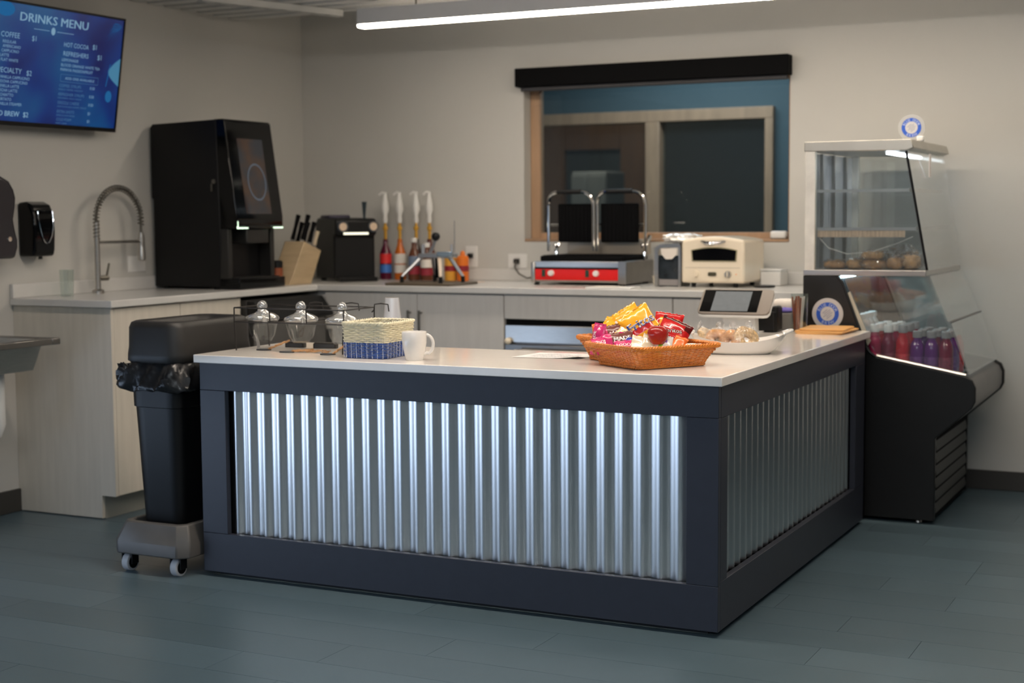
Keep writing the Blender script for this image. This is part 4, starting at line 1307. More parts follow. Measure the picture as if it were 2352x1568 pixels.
# things at the right end of the back worktop
t = thing('roll_holder', (-0.62, 2.6, HB), 'white boxy wipes container on the worktop behind the tablet', 'container')
ob('box_body', bx(-0.700, -0.600, 2.66, 2.78, HB + 0.0, HB + 0.068), WHITE, t, bev=0.006)
ob('lid', bx(-0.702, -0.598, 2.658, 2.782, HB + 0.069, HB + 0.078), WHITE, t, bev=0.003)
t = thing('charger', (-0.66, 2.46, HB), 'dark round trivet on the worktop right of the toaster oven', 'trivet')
ob('disc', G().lathe([(0.045, 0), (0.05, 0.004), (0.05, 0.010), (0.001, 0.012)], (-0.63, 2.50, HB), 20), CHAR, t)
t = thing('window_speaker', (-0.68, YW + 0.03, WZ0), 'small white rounded device on the window sill at the right', 'device')
ob('shell', bx(-0.705, -0.628, YW - 0.002, YW + 0.055, WZ0 + 0.0142, WZ0 + 0.052), WHITE, t, bev=0.012, seg=3)
ob('base', bx(-0.70, -0.633, YW + 0.002, YW + 0.05, WZ0 + 0.0140, WZ0 + 0.0185), BLACK, t)
t = thing('paper_tray', (-1.1, 2.2, HB), 'thin white paper tray lying on the front edge of the back worktop', 'tray')
ob('tray_body', G().box(-1.36, -1.14, 2.13, 2.26, HB + 0.0002, HB + 0.008), WHITE, t, bev=0.002)
ob('card', G().box(-1.34, -1.20, 2.14, 2.24, HB + 0.0082, HB + 0.0095), mat('card_cream', (0.75, 0.70, 0.62), 0.6), t)

# ================================================================== THINGS ON THE SERVICE COUNTER
def rrect(a, b, r, n):
    """n points evenly spaced along a rounded rectangle of half sizes a, b; returns (point, normal)"""
    segs = [('l', (a, -b + r), (a, b - r)), ('c', (a - r, b - r), 0), ('l', (a - r, b), (-a + r, b)), ('c', (-a + r, b - r), PI / 2),
            ('l', (-a, b - r), (-a, -b + r)), ('c', (-a + r, -b + r), PI), ('l', (-a + r, -b), (a - r, -b)), ('c', (a - r, -b + r), 3 * PI / 2)]
    L = [math.dist(s[1], s[2]) if s[0] == 'l' else r * PI / 2 for s in segs]
    T = sum(L)
    out = []
    for k in range(n):
        d = T * k / n
        for s, l in zip(segs, L):
            if d <= l + 1e-12:
                break
            d -= l
        f = d / l
        if s[0] == 'l':
            p = (s[1][0] + (s[2][0] - s[1][0]) * f, s[1][1] + (s[2][1] - s[1][1]) * f)
            tx, ty = (s[2][0] - s[1][0]) / l, (s[2][1] - s[1][1]) / l
            nrm = (ty, -tx)
        else:
            an = s[2] + f * PI / 2
            p = (s[1][0] + r * math.cos(an), s[1][1] + r * math.sin(an))
            nrm = (math.cos(an), math.sin(an))
        out.append((p, nrm))
    return out


def weave(g, a0, b0, a1, b1, z0, z1, rows, stakes, sr, amp, rad, sub=4, flat=1.0, curve=0.0, only=None):
    n = stakes * sub
    for r_ in range(rows):
        if only and not only(r_):
            continue
        f = (r_ + 0.5) / rows
        fc = f + curve * f * (1 - f)
        a, b = a0 + (a1 - a0) * fc, b0 + (b1 - b0) * fc
        z = z0 + (z1 - z0) * f
        pts = []
        for k, (p, nr) in enumerate(rrect(a, b, rad, n)):
            o = amp * math.cos(PI * k / sub + PI * (r_ % 2))
            pts.append((p[0] + nr[0] * o, p[1] + nr[1] * o, z))
        g.tube(pts, sr, seg=5, closed=True, flat=flat, up=(0, 0, 1))
    return g


def stake_set(g, a0, b0, a1, b1, z0, z1, stakes, r, rad, curve=0.0):
    P0, P1 = rrect(a0, b0, rad, stakes), rrect(a1, b1, rad, stakes)
    for (p, _), (q, _) in zip(P0, P1):
        pts = []
        for j in range(4):
            f = j / 3
            fc = f + curve * f * (1 - f)
            pts.append((p[0] + (q[0] - p[0]) * fc, p[1] + (q[1] - p[1]) * fc, z0 + (z1 - z0) * f))
        g.tube(pts, r, seg=4)
    return g


def braid(g, a, b, z, rad, r, n=150, turns=60):
    base = rrect(a, b, rad, n * 2)
    for ph in (0, PI):
        pts = []
        for k, (p, nr) in enumerate(base):
            an = 2 * PI * turns * k / len(base) + ph
            pts.append((p[0] + nr[0] * r * 0.8 * math.cos(an), p[1] + nr[1] * r * 0.8 * math.cos(an), z + r * 0.8 * math.sin(an)))
        g.tube(pts, r, seg=5, closed=True, up=(0, 0, 1))
    return g


WICK = mat('orange_wicker', (0.60, 0.20, 0.032), 0.33, var=0.12, scale=60, stretch=(1, 1, 3))


def snack_basket(loc, rot, ha, hb, h, fl, label, rows=12, stakes=62):
    t = thing('wicker_basket', loc, label, 'basket', rot=rot)
    g = weave(G(), ha, hb, ha + fl, hb + fl, 0.008, h - 0.006, rows, stakes, 0.0019, 0.0030, 0.03, curve=-0.3)
    ob('woven_wall', g, WICK, t, world=False, smooth=60)
    ob('stakes', stake_set(G(), ha, hb, ha + fl, hb + fl, 0.004, h - 0.003, stakes, 0.0014, 0.03, curve=-0.3), WICK, t, world=False)
    ob('rim', braid(G(), ha + fl + 0.002, hb + fl + 0.002, h, 0.032, 0.0052, turns=56), WICK, t, world=False, smooth=60)
    ob('foot_braid', braid(G(), ha, hb, 0.0062, 0.03, 0.0032, turns=56), WICK, t, world=False, smooth=60)
    pts = [p for p, _ in rrect(ha - 0.002, hb - 0.002, 0.03, 40)]
    ob('base', G().prism(pts, 2, 0.003, 0.006), WICK, t, world=False)
    return t


BA = math.radians(57)
d1, d2 = Vector((math.cos(BA), math.sin(BA), 0)), Vector((-math.sin(BA), math.cos(BA), 0))
B1 = Vector((-0.318, 0.262, HT))
snack_basket(tuple(B1), BA, 0.133, 0.113, 0.066, 0.031, 'orange wicker basket in front, piled with snacks, nearest the counter corner')
B2 = Vector((-0.488, 0.425, HT))
snack_basket(tuple(B2), BA, 0.107, 0.042, 0.074, 0.028, 'second orange wicker basket behind the front snack basket', rows=15, stakes=46)


# ---- pillow bags
def pillow(w, h, th, seed, wr=0.004):
    from mathutils import noise

    def f(x, y, side):
        u, v = 2 * x / w, 2 * y / h
        k = max(0.0, 1 - abs(u) ** 3.0) ** 0.6 * max(0.0, 1 - (abs(v) / 0.90) ** 2.6 if abs(v) < 0.90 else 0.0) ** 0.55
        wv = noise.noise(Vector((x * 28 + seed, y * 28, side * 3.0))) * wr * (0.35 + k) + 0.0018 * math.sin(x * 260 + seed) * (1 - k) * (abs(v) > 0.6)
        return side * th * 0.5 * k + wv
    return f


def pouch(name, loc, rot, w, h, th, label, mats, zones, seed, text=(), group=None, cat='snack', nu=18, nv=22, parent_props=None):
    t = thing(name, tuple(loc), label, cat, group, rot=rot)
    f = pillow(w, h, th, seed)
    for side, nm in ((1, 'front_film'), (-1, 'back_film')):
        g = G()
        fs_cols = []
        vs = []
        for j in range(nv + 1):
            for i in range(nu + 1):
                x = -w / 2 + w * i / nu
                y = -h / 2 + h * j / nv
                yy = y
                if j in (0, nv):
                    yy += (0.0025 if i % 2 else 0) * (1 if j else -1)
                x2 = x * (1 - 0.05 * (1 - min(1, (abs(2 * y / h)) ** 2)))
                vs.append((x2, yy, f(x, y, side) + side * 0.0002))
        g.v = vs
        for j in range(nv):
            for i in range(nu):
                a = j * (nu + 1) + i
                fc = (a, a + 1, a + nu + 2, a + nu + 1)
                g.f.append(fc if side == 1 else fc[::-1])
                g.m.append(zones((i + 0.5) / nu, (j + 0.5) / nv) if side == 1 else 0)
        ob(nm, g, mats, t, world=False, smooth=70)
    if text:
        for (txt, x, y, size, rz, m_, bold) in text:
            g = G()
            ca, sa = math.cos(rz), math.sin(rz)

            def fn(p, x=x, y=y, ca=ca, sa=sa):
                X, Y = x + p[0] * ca - p[1] * sa, y + p[0] * sa + p[1] * ca
                return (X, Y, f(X, Y, 1) + 0.0012 + p[2])
            add_text(g, txt, size, fn=fn, align='c', bold=bold)
            ob('lettering', g, m_, t, world=False, smooth=0)
    return t


YB = mat('yellow_foil', (0.90, 0.42, 0.02), 0.22, var=0.08, scale=20, coat=0.5)
YC = mat('pale_yellow_foil', (0.85, 0.52, 0.16), 0.25, coat=0.4, bump=0.3, bscale=80)
RF = mat('red_foil', (0.55, 0.015, 0.015), 0.18, coat=0.6, bump=0.3, bscale=60)
RD = mat('dark_red_foil', (0.10, 0.008, 0.008), 0.2, coat=0.5)
NB = mat('navy_print', (0.02, 0.04, 0.22), 0.3)
WP = mat('white_print', (0.85, 0.83, 0.80), 0.4)
WF = mat('white_foil', (0.78, 0.76, 0.72), 0.2, coat=0.5)
PK = mat('pink_foil', (0.62, 0.03, 0.16), 0.25, coat=0.4)
BR = mat('brown_foil', (0.16, 0.045, 0.035), 0.3, coat=0.3)
OF = mat('orange_foil', (0.85, 0.16, 0.02), 0.25, coat=0.4)
GF = mat('lime_print', (0.25, 0.50, 0.02), 0.4)
PF = mat('purple_print', (0.20, 0.05, 0.40), 0.4)
CF = mat('clear_cream_wrap', (0.72, 0.62, 0.44), 0.15, coat=0.7, bump=0.5, bscale=60)
BF = mat('blue_foil', (0.03, 0.05, 0.35), 0.25, coat=0.4)

# orientation helper: bag front normal, and 'up' direction of the print
def orient(nrm, up):
    z = Vector(nrm).normalized()
    y = (Vector(up) - z * Vector(up).dot(z)).normalized()
    x = y.cross(z)
    return Matrix((x, y, z)).transposed().to_euler()


toCam = Vector((1.70, -4.40, 0.45)).normalized()
rt = Vector((0.93, 0.36, 0)).normalized()      # picture-right on the counter


def up_tilt(deg):
    a = math.radians(deg)
    return Vector((0, 0, 1)) * math.cos(a) - rt * math.sin(a)


def zone_const(k):
    return lambda u, v: k


GRP = None
# corn chip bag with big lettering
pouch('chip_bag', (-0.372, 0.300, 0.900), orient(toCam + Vector((0, 0, 0.25)), up_tilt(31)), 0.112, 0.115, 0.040,
      'yellow corn chip bag with blue-edged white lettering on a red band in the front basket', [YB, RF, NB], lambda u, v: 1 if 0.26 < v < 0.44 and 0.08 < u < 0.85 else 0, 3.1,
      text=(('Fritos', 0.004, -0.010, 0.040, 0.0, NB, 0.0015), ('Fritos', 0.004, -0.0085, 0.0395, 0.0, WP, 0.0008)))
pouch('chip_bag', (-0.448, 0.405, 0.892), orient(toCam + Vector((-0.3, 0, 0.3)), up_tilt(32)), 0.10, 0.13, 0.04,
      'plain yellow chip bag standing behind and left of the lettered one', [YB, WF], lambda u, v: 1 if 0.68 < v < 0.76 else 0, 9.4)
pouch('chip_bag', (-0.488, 0.395, 0.872), orient(toCam + Vector((0.2, 0, 0.9)), up_tilt(60)), 0.09, 0.11, 0.035,
      'small yellow bag with a pointed corner sticking out left at the back', [YB], zone_const(0), 5.4)
pouch('chip_bag', (-0.405, 0.262, 0.852), orient(toCam + Vector((0, 0, 0.5)), up_tilt(40)), 0.095, 0.12, 0.03,
      'slumped pale yellow bag in the middle of the front basket', [YC], zone_const(0), 6.3)
pouch('chip_bag', (-0.283, 0.365, 0.878), orient(toCam + Vector((0.1, 0, 0.5)), up_tilt(-24)), 0.105, 0.085, 0.040,
      'glossy red tortilla chip bag with white lettering at the right of the baskets', [RF, RD, YB], lambda u, v: 1 if v > 0.84 or (v > 0.62 and u > 0.8) else 0, 1.7,
      text=(('Doritos', -0.004, -0.014, 0.0215, 0.34, RD, 0.0012), ('Doritos', -0.004, -0.0135, 0.021, 0.34, WP, 0.0003)))
pouch('chip_bag', (-0.322, 0.410, 0.892), orient(toCam + Vector((-0.1, 0, 0.5)), up_tilt(-8)), 0.095, 0.095, 0.04,
      'red and yellow chip bag behind the apple', [RF, YB], lambda u, v: 1 if 0.25 < v < 0.72 and 0.2 < u < 0.9 else 0, 2.9)
# apple
t = thing('apple', (-0.283, 0.222, 0.848), 'red apple lying among the chip bags', 'apple')
g = G().lathe([(0.0005, 0.006), (0.010, 0.0015), (0.021, 0.004), (0.030, 0.018), (0.0335, 0.034), (0.031, 0.048), (0.022, 0.058), (0.012, 0.060), (0.005, 0.056), (0.0005, 0.052)], (-0.283, 0.222, 0.848), 28)
ob('fruit', g, mat('apple_skin', (0.38, 0.02, 0.015), 0.2, var=0.55, scale=9, coat=0.3), t, smooth=80)
ob('stem', G().tube([(-0.283, 0.222, 0.900), (-0.281, 0.222, 0.909), (-0.277, 0.223, 0.914)], 0.0013, seg=5), mat('stem_brown', (0.12, 0.06, 0.02), 0.7), t)
# granola pouches
for k, (p, dg, nrm, w, h, lb) in enumerate((
        ((-0.444, 0.268, 0.862), 12, Vector((0.1, 0, 0.25)), 0.10, 0.085, 'brown and pink granola pouch, upper one of the lettered pair'),
        ((-0.412, 0.222, 0.846), 8, Vector((0.1, 0, 0.45)), 0.10, 0.080, 'brown and pink granola pouch, lower one of the lettered pair'))):
    pouch('granola_pouch', p, orient(toCam + nrm, up_tilt(dg)), w, h, 0.028, lb, [PK, BR], lambda u, v: 1 if v > 0.50 - 0.1 * math.sin(6 * u) and u > 0.28 else 0, 11.0 + k,
          text=(('MADE', 0.012, 0.006, 0.021, 0.05, WP, 0.0006), ('GOOD', 0.006, -0.016, 0.021, 0.05, WP, 0.0006)))
pouch('granola_pouch', (-0.490, 0.235, 0.858), orient(toCam + Vector((-0.9, 0, 0.1)), up_tilt(-4)), 0.060, 0.100, 0.022,
      'pink granola pouch standing on its edge at the left rim', [PK], zone_const(0), 21.0, text=(('MADE', 0, 0.004, 0.016, 1.57, WP, 0.0004),))
pouch('granola_pouch', (-0.455, 0.205, 0.846), orient(toCam + Vector((0.2, 0, 0.7)), up_tilt(15)), 0.075, 0.06, 0.022,
      'pink granola pouch lying low behind the front rim, left', [PK], zone_const(0), 24.0, text=(('GOOD', 0, 0.0, 0.016, 0.1, WP, 0.0004),))
pouch('granola_pouch', (-0.372, 0.185, 0.838), orient(toCam + Vector((0.1, 0, 0.9)), up_tilt(4)), 0.075, 0.06, 0.022,
      'pink granola pouch lying low behind the front rim, middle', [PK], zone_const(0), 27.0, text=(('GOOD', 0, 0.0, 0.016, 0.0, WP, 0.0004),))
pouch('snack_packet', (-0.365, 0.225, 0.848), orient(toCam + Vector((0.1, 0, 0.9)), up_tilt(-6)), 0.06, 0.05, 0.016, 'small blue snack packet between pink pouch and crackers', [BF, WF], lambda u, v: 1 if u > 0.75 else 0, 31.0)
for k, (p, tl, lb) in enumerate((((-0.338, 0.200, 0.846), -12, 'clear-wrapped cream cracker packet, left one of two'), ((-0.308, 0.212, 0.850), -16, 'clear-wrapped cream cracker packet, right one of two'))):
    pouch('cracker_packet', p, orient(toCam + Vector((0.1, 0, 0.5)), up_tilt(tl)), 0.052, 0.062, 0.022, lb, [CF, GREYP], lambda u, v: 1 if v < 0.16 and 0.3 < u < 0.7 else 0, 33.0 + k)
pouch('snack_packet', (-0.268, 0.225, 0.848), orient(toCam + Vector((0.1, 0, 0.5)), up_tilt(-8)), 0.062, 0.062, 0.018, 'white snack packet with lime green stripe and purple mark', [WF, GF, PF],
      lambda u, v: 1 if 0.22 < u < 0.48 and v < 0.72 and u > 0.22 + 0.15 * v else (2 if 0.62 < u < 0.75 and 0.6 < v < 0.78 else 0), 41.0)
pouch('snack_packet', (-0.238, 0.290, 0.848), orient(toCam + Vector((0.1, 0, 0.9)), up_tilt(-20)), 0.045, 0.055, 0.02, 'small translucent orange-red packet at the right of the front basket', [OF], zone_const(0), 43.0)
pouch('snack_packet', (-0.205, 0.300, 0.838), orient(toCam + Vector((0.1, 0, 1.6)), up_tilt(-70)), 0.03, 0.075, 0.012, 'narrow white stick packet lying at the right end of the front basket', [WF], zone_const(0), 45.0)
pouch('snack_packet', (-0.560, 0.395, 0.868), orient(toCam + Vector((0.1, 0, 0.4)), up_tilt(3)), 0.035, 0.055, 0.016, 'orange and white packet at the left end of the rear basket', [OF, WF], lambda u, v: 1 if v < 0.4 else 0, 47.0)
pouch('snack_packet', (-0.515, 0.405, 0.862), orient(toCam + Vector((0.1, 0, 0.7)), up_tilt(25)), 0.075, 0.06, 0.02, 'orange-red packet in the rear basket behind the pouches', [OF, YB], lambda u, v: 1 if u < 0.2 else 0, 49.0)
# packets filling the bottom of the baskets
fill = None
for k, (x, y, z) in enumerate(((-0.36, 0.24, 0.803), (-0.30, 0.30, 0.805), (-0.40, 0.27, 0.812), (-0.29, 0.24, 0.812), (-0.34, 0.32, 0.815), (-0.42, 0.22, 0.818), (-0.45, 0.49, 0.815), (-0.40, 0.55, 0.82), (-0.47, 0.45, 0.83), (-0.36, 0.27, 0.828), (-0.33, 0.20, 0.822), (-0.26, 0.28, 0.822))):
    if fill is None:
        fill = pouch('snack_packet', (x, y, z), Euler((0.1, 0.05, 0.4)), 0.09, 0.07, 0.02, 'yellow packet buried at the bottom of the snack baskets', [YB], zone_const(0), 60.0, group='buried packets at the bottom of the baskets', nu=8, nv=8)
    else:
        copy_tree(fill, loc=(x, y, z), rot=(0.1 * math.sin(k), 0.12 * math.cos(2 * k), k * 0.9))

# ---- oval plate with wrapped bagels
PC = Vector((-0.190, 0.745, HT))
pa = 0.30
PM = Matrix.Translation(PC) @ Matrix.Rotation(pa, 4, 'Z')
t = thing('oval_dish', tuple(PC), 'white oval porcelain dish with open handles holding wrapped bagels', 'dish')


def dish_z(x):
    return 0.043 + 0.024 * min(1, abs(x) / 0.15) ** 2.2


g = G()
nu_, nv_ = 56, 9
vs = []
prof = [(0.0, 0.004), (0.62, 0.0), (0.66, 0.003), (0.80, 0.30), (0.92, 0.66), (1.0, 1.0), (0.975, 1.0), (0.90, 0.70), (0.78, 0.36), (0.62, 0.12), (0.0, 0.10)]
for k in range(nu_):
    a = 2 * PI * k / nu_
    ca, sa = math.cos(a), math.sin(a)
    ex, ey = 0.162 * math.copysign(abs(ca) ** 0.9, ca), 0.088 * math.copysign(abs(sa) ** 0.9, sa)
    for r_, zf in prof:
        x, y = ex * r_, ey * r_
        vs.append((x, y, 0.0005 + dish_z(x) * zf))
fs = []
n_ = len(prof)
for k in range(nu_):
    k2 = (k + 1) % nu_
    for i in range(n_ - 1):
        fs.append((k * n_ + i, k2 * n_ + i, k2 * n_ + i + 1, k * n_ + i + 1))
g.add(vs, fs, PM)
ob('dish_body', g, WHITEG, t, smooth=60)
for sgn in (1, -1):
    g = G()
    pts = []
    for k in range(9):
        a = -PI / 2 + PI * k / 8
        pts.append(PM @ Vector((sgn * (0.150 + 0.030 * math.cos(a)), 0.040 * math.sin(a), 0.070 + 0.010 * math.cos(a))))
    ob('handle', g.tube(pts, 0.0055, seg=8), WHITEG, t)

BG = [mat('bagel_plain', (0.55, 0.27, 0.09), 0.45, var=0.30, scale=25, bump=0.4, bscale=120), mat('bagel_seeded', (0.62, 0.42, 0.20), 0.55, var=0.35, scale=90, bump=0.8, bscale=200)]


def bagel(loc, rot, R, r, m, label, seed, cat='bagel', name='bagel'):
    from mathutils import noise
    t = thing(name, loc, label, cat, rot=rot)

    def tor(sc_, sz, amp, fr, nu=36, nv=16):
        g = G()
        vs = []
        for i in range(nu):
            a = 2 * PI * i / nu
            for j in range(nv):
                b_ = 2 * PI * j / nv
                p = Vector(((R + r * math.cos(b_)) * math.cos(a), (R + r * math.cos(b_)) * math.sin(a), r * sz * math.sin(b_)))
                q = noise.noise(p * fr + Vector((seed, 0, 0)))
                d = Vector((math.cos(b_) * math.cos(a), math.cos(b_) * math.sin(a), math.sin(b_)))
                vs.append(tuple(p * sc_ + d * q * amp))
        fs = [(i * nv + j, ((i + 1) % nu) * nv + j, ((i + 1) % nu) * nv + (j + 1) % nv, i * nv + (j + 1) % nv) for i in range(nu) for j in range(nv)]
        return g.add(vs, fs)
    ob('bread', tor(1.0, 0.85, 0.004, 40), m, t, world=False, smooth=80)
    # crumpled wrap: a shell drawn tight over the ring
    g = G()
    nu, nv = 44, 18
    vs = []
    for j in range(nv + 1):
        th = PI * j / nv
        for i in range(nu):
            ph = 2 * PI * i / nu
            d = Vector((math.sin(th) * math.cos(ph), math.sin(th) * math.sin(ph), math.cos(th)))
            rr_ = (R + r) * 1.05
            zz = r * 1.08
            q = noise.noise(d * 3.2 + Vector((seed, 1, 0))) * 0.10 + 0.035 * math.sin(ph * 17 + 3 * th + seed)
            hh = math.copysign(abs(d.z) ** 0.55, d.z)
            vs.append((d.x * rr_ * (1 + q * 0.5), d.y * rr_ * (1 + q * 0.5), hh * zz * (1 + q)))
    fs = []
    for j in range(nv):
        for i in range(nu):
            i2 = (i + 1) % nu
            fs.append((j * nu + i, (j + 1) * nu + i, (j + 1) * nu + i2, j * nu + i2))
    g.add(vs, fs)
    # gathered twist of film
    pts = [(0, (R + r) * 0.98, 0), (0.004, (R + r) * 1.15, 0.006), (0.0, (R + r) * 1.38, 0.002)]
    g.tube(pts, [0.012, 0.006, 0.016], seg=9)
    ob('wrap', g, WRAP, t, world=False, smooth=25)
    return t


bagel((-0.160, 0.735, HT + 0.050), (1.05, 0.35, 0.55), 0.027, 0.0185, BG[1], 'seeded pale bagel in clear wrap, tallest one at the right of the dish', 1.0)
bagel((-0.212, 0.725, HT + 0.040), (1.0, -0.2, -0.3), 0.028, 0.019, BG[0], 'brown bagel in clear wrap, middle of the dish', 2.0)
bagel((-0.262, 0.745, HT + 0.040), (0.9, 0.1, 0.3), 0.030, 0.019, BG[0], 'golden bagel in clear wrap behind the basket rim', 3.0)
bagel((-0.305, 0.775, HT + 0.048), (0.7, 0.2, 1.3), 0.028, 0.018, BG[1], 'pale bagel in frosted crinkled wrap, leftmost on the dish', 4.0)

# ---- paper sheet
g = G()


def paper(u, v):
    x = -0.845 + 0.235 * u
    y = 0.325 + 0.185 * v
    return (x + 0.02 * v, y + 0.02 * u, HT + 0.0012 + 0.010 * max(0, u + (1 - v) - 1.55) ** 2 * 4)


g.grid(paper, 16, 12)
ps = ob('paper_sheet', g, mat('printed_paper', (0.80, 0.79, 0.78), 0.6), None, origin=(-0.73, 0.42, HT), smooth=60, label='white printed sheet lying flat left of the snack baskets', cat='paper')
g = G()
for k in range(6):
    for j in range(7):
        x = -0.80 + j * 0.022
        if (j * 7 + k * 3) % 5 == 0:
            continue
        g.box(x, x + 0.017, 0.36 + k * 0.022, 0.364 + k * 0.022, HT + 0.0016, HT + 0.0018)
ob('print_lines', g, mat('faint_ink', (0.45, 0.45, 0.48), 0.6), ps, smooth=0)

# ---- mug
MX, MY = -1.100, 0.122
t = thing('mug', (MX, MY, HT), 'white tapered ceramic mug in front of the two-tone basket', 'mug')
ob('mug_body', G().lathe([(0.001, 0.005), (0.0245, 0.005), (0.033, 0.030), (0.0385, 0.060), (0.0395, 0.0925), (0.0405, 0.094), (0.0415, 0.0925), (0.0408, 0.058), (0.0355, 0.028), (0.0290, 0.0), (0.001, 0.0)], (MX, MY, HT + 0.0002), 40, closed=True), WHITEG, t, smooth=50)
hd = Vector((0.94, 0.34, 0)).normalized()
pts = []
for k in range(13):
    f = k / 12
    a = PI * 0.5 - PI * 1.02 * f
    rx, rz = 0.0255, 0.028
    off = 0.0375 + rx * math.cos(a)
    zz = 0.056 + rz * math.sin(a) - 0.012 * f * f
    if k == 12:
        off, zz = 0.0335, 0.020
    if k == 11:
        off = 0.042
        zz = 0.024
    pts.append(Vector((MX, MY, HT + zz)) + hd * off)
ob('handle', G().tube(pts, 0.0048, seg=10, flat=1.3), WHITEG, t, smooth=60)

# ---- cups
CX, CY = -1.395, 0.475
t = thing('plastic_cup_stack', (CX, CY, HT), 'upside-down stack of frosted clear plastic cups behind the two-tone basket', 'cups')
for k in range(6):
    z = HT + 0.0002 + k * 0.011
    ob('cup', G().lathe([(0.0365, z - HT), (0.0345, z - HT), (0.0315, z - HT + 0.05), (0.0245, z - HT + 0.125), (0.001, z - HT + 0.126), (0.001, z - HT + 0.1275), (0.0255, z - HT + 0.1268), (0.0330, z - HT + 0.05)], (CX, CY, HT), 24, closed=True), CUPP, t)

# ---- two-tone woven basket
BX, BY, br = -1.283, 0.197, math.radians(2)
bh = 0.118
t = thing('two_tone_basket', (BX, BY, HT), 'square woven basket, cream above and blue below, beside the mug', 'basket', rot=br)
CRW = mat('cream_weave', (0.78, 0.72, 0.52), 0.5, var=0.06, scale=50)
BLW = mat('blue_weave', (0.025, 0.075, 0.30), 0.35, var=0.25, scale=60)
a0, b0, a1, b1 = 0.079, 0.102, 0.083, 0.107
rows = 18
ob('blue_weave', weave(G(), a0, b0, a1, b1, 0.004, bh - 0.004, rows, 38, 0.0025, 0.0024, 0.018, only=lambda r_: r_ < 8), BLW, t, world=False, smooth=60, label='blue lower weave')
ob('cream_weave', weave(G(), a0, b0, a1, b1, 0.004, bh - 0.004, rows, 38, 0.0027, 0.0024, 0.018, only=lambda r_: r_ >= 8), CRW, t, world=False, smooth=60, label='cream upper weave')
gs = G()
P0 = rrect(a0 + 0.0035, b0 + 0.0035, 0.02, 36)
for p, nr in P0:
    gs.tube([(p[0], p[1], 0.002), (p[0] + nr[0] * 0.0008, p[1] + nr[1] * 0.0008, 0.028), (p[0] + nr[0] * 0.0015, p[1] + nr[1] * 0.0015, 0.054)], 0.0011, seg=5)
ob('pale_stitches', gs, mat('pale_stitch', (0.55, 0.60, 0.72), 0.4), t, world=False, label='pale vertical stitches')
ob('stakes', stake_set(G(), a0 - 0.002, b0 - 0.002, a1 - 0.002, b1 - 0.002, 0.003, bh, 38, 0.0016, 0.018), CRW, t, world=False)
ob('rim', braid(G(), a1 + 0.001, b1 + 0.001, bh - 0.001, 0.02, 0.0034, turns=26), CRW, t, world=False, smooth=60)
ob('base', G().prism([p for p, _ in rrect(a0 - 0.001, b0 - 0.001, 0.018, 32)], 2, 0.0005, 0.004), BLW, t, world=False)

# ---- wire rack with glass jars
t = thing('wire_rack', (-1.63, 0.27, HT), 'thin black wire rack carrying three glass jars at the left end of the counter', 'rack')
WIRE = mat('black_wire', (0.015, 0.012, 0.010), 0.45)
rx0, rx1, ry0, ry1 = -1.875, -1.415, 0.185, 0.385
zl, zu = HT + 0.103, HT + 0.153
wr = 0.0025
g = G()


def wire(*pts, r=wr):
    g.tube(pts, r, seg=6)


for z in (zl, zu):
    wire((rx0, ry0, z), (rx1, ry0, z))
    wire((rx0, ry1, z), (rx1, ry1, z), r=wr * 0.9)
    wire((rx0, ry0, z), (rx0, ry1, z))
    wire((rx1, ry0, z), (rx1, ry1, z))
ob('frame_wires', g, WIRE, t)
for x in (rx0, -1.722, -1.568, rx1):
    for y_ in (ry0, ry1):
        ob('upright', G().tube([(x, y_, zl), (x, y_, zu)], wr, seg=6), WIRE, t)
for x in (-1.722, -1.568):
    ob('cross_wire', G().tube([(x, ry0, zl), (x, ry1, zl)], wr, seg=6), WIRE, t)
for x, s_ in ((rx0, 1), (rx1, -1)):
    for y in (ry0, ry1):
        ob('leg', G().tube([(x, y, zl), (x + 0.004 * s_, y, HT + 0.05), (x + 0.006 * s_, y, HT + 0.001)], wr, seg=6), WIRE, t)
for x in (-1.700, -1.548, -1.425):
    g = G().tube([(x, ry1, zu - 0.018), (x + 0.010, ry1, zu - 0.010), (x + 0.012, ry1, zu + 0.010), (x + 0.035, ry1 + 0.004, zu + 0.013), (x + 0.062, ry1 + 0.008, zu + 0.010), (x + 0.066, ry1 + 0.008, zu - 0.015)], wr, seg=6)
    ob('hook_wire', g, WIRE, t)
for k, (x, lb) in enumerate(((-1.825, 'clear glass jar with ball-knob lid, leftmost in the wire rack'), (-1.658, 'clear glass jar with ball-knob lid, middle one in the wire rack'), (-1.485, 'clear glass jar with ball-knob lid, right one in the wire rack, beside the basket'))):
    y = 0.285
    t = thing('glass_jar', (x, y, HT + 0.02), lb, 'jar')
    c = (x, y, HT)
    ob('jar_bowl', G().lathe([(0.001, 0.028), (0.030, 0.028), (0.044, 0.050), (0.056, 0.100), (0.058, 0.104), (0.0555, 0.104), (0.0535, 0.100), (0.0415, 0.051), (0.029, 0.031), (0.001, 0.031)], c, 32, closed=True), BOWLG, t, smooth=50)
    l_ = ob('lid', G().lathe([(0.058, 0.1045), (0.061, 0.110), (0.058, 0.118), (0.045, 0.126), (0.028, 0.132), (0.017, 0.138), (0.015, 0.145)], c, 32), JARG, t, smooth=50)
    ob('ball_knob', G().sphere((x, y, HT + 0.156), 0.0185, 20, 12), JARG, l_)
    ob('inner_rib', G().lathe([(0.048, 0.112), (0.050, 0.115), (0.034, 0.127), (0.030, 0.124)], c, 28, closed=True), JARG, l_)
    ob('handle_knob', G().sphere((x + 0.050, y - 0.060, HT + 0.130), 0.0125, 16, 10).cyl((x + 0.050, y - 0.060, HT + 0.119), (x + 0.046, y - 0.052, HT + 0.100), 0.0075, 0.010, seg=10), JARG, t)

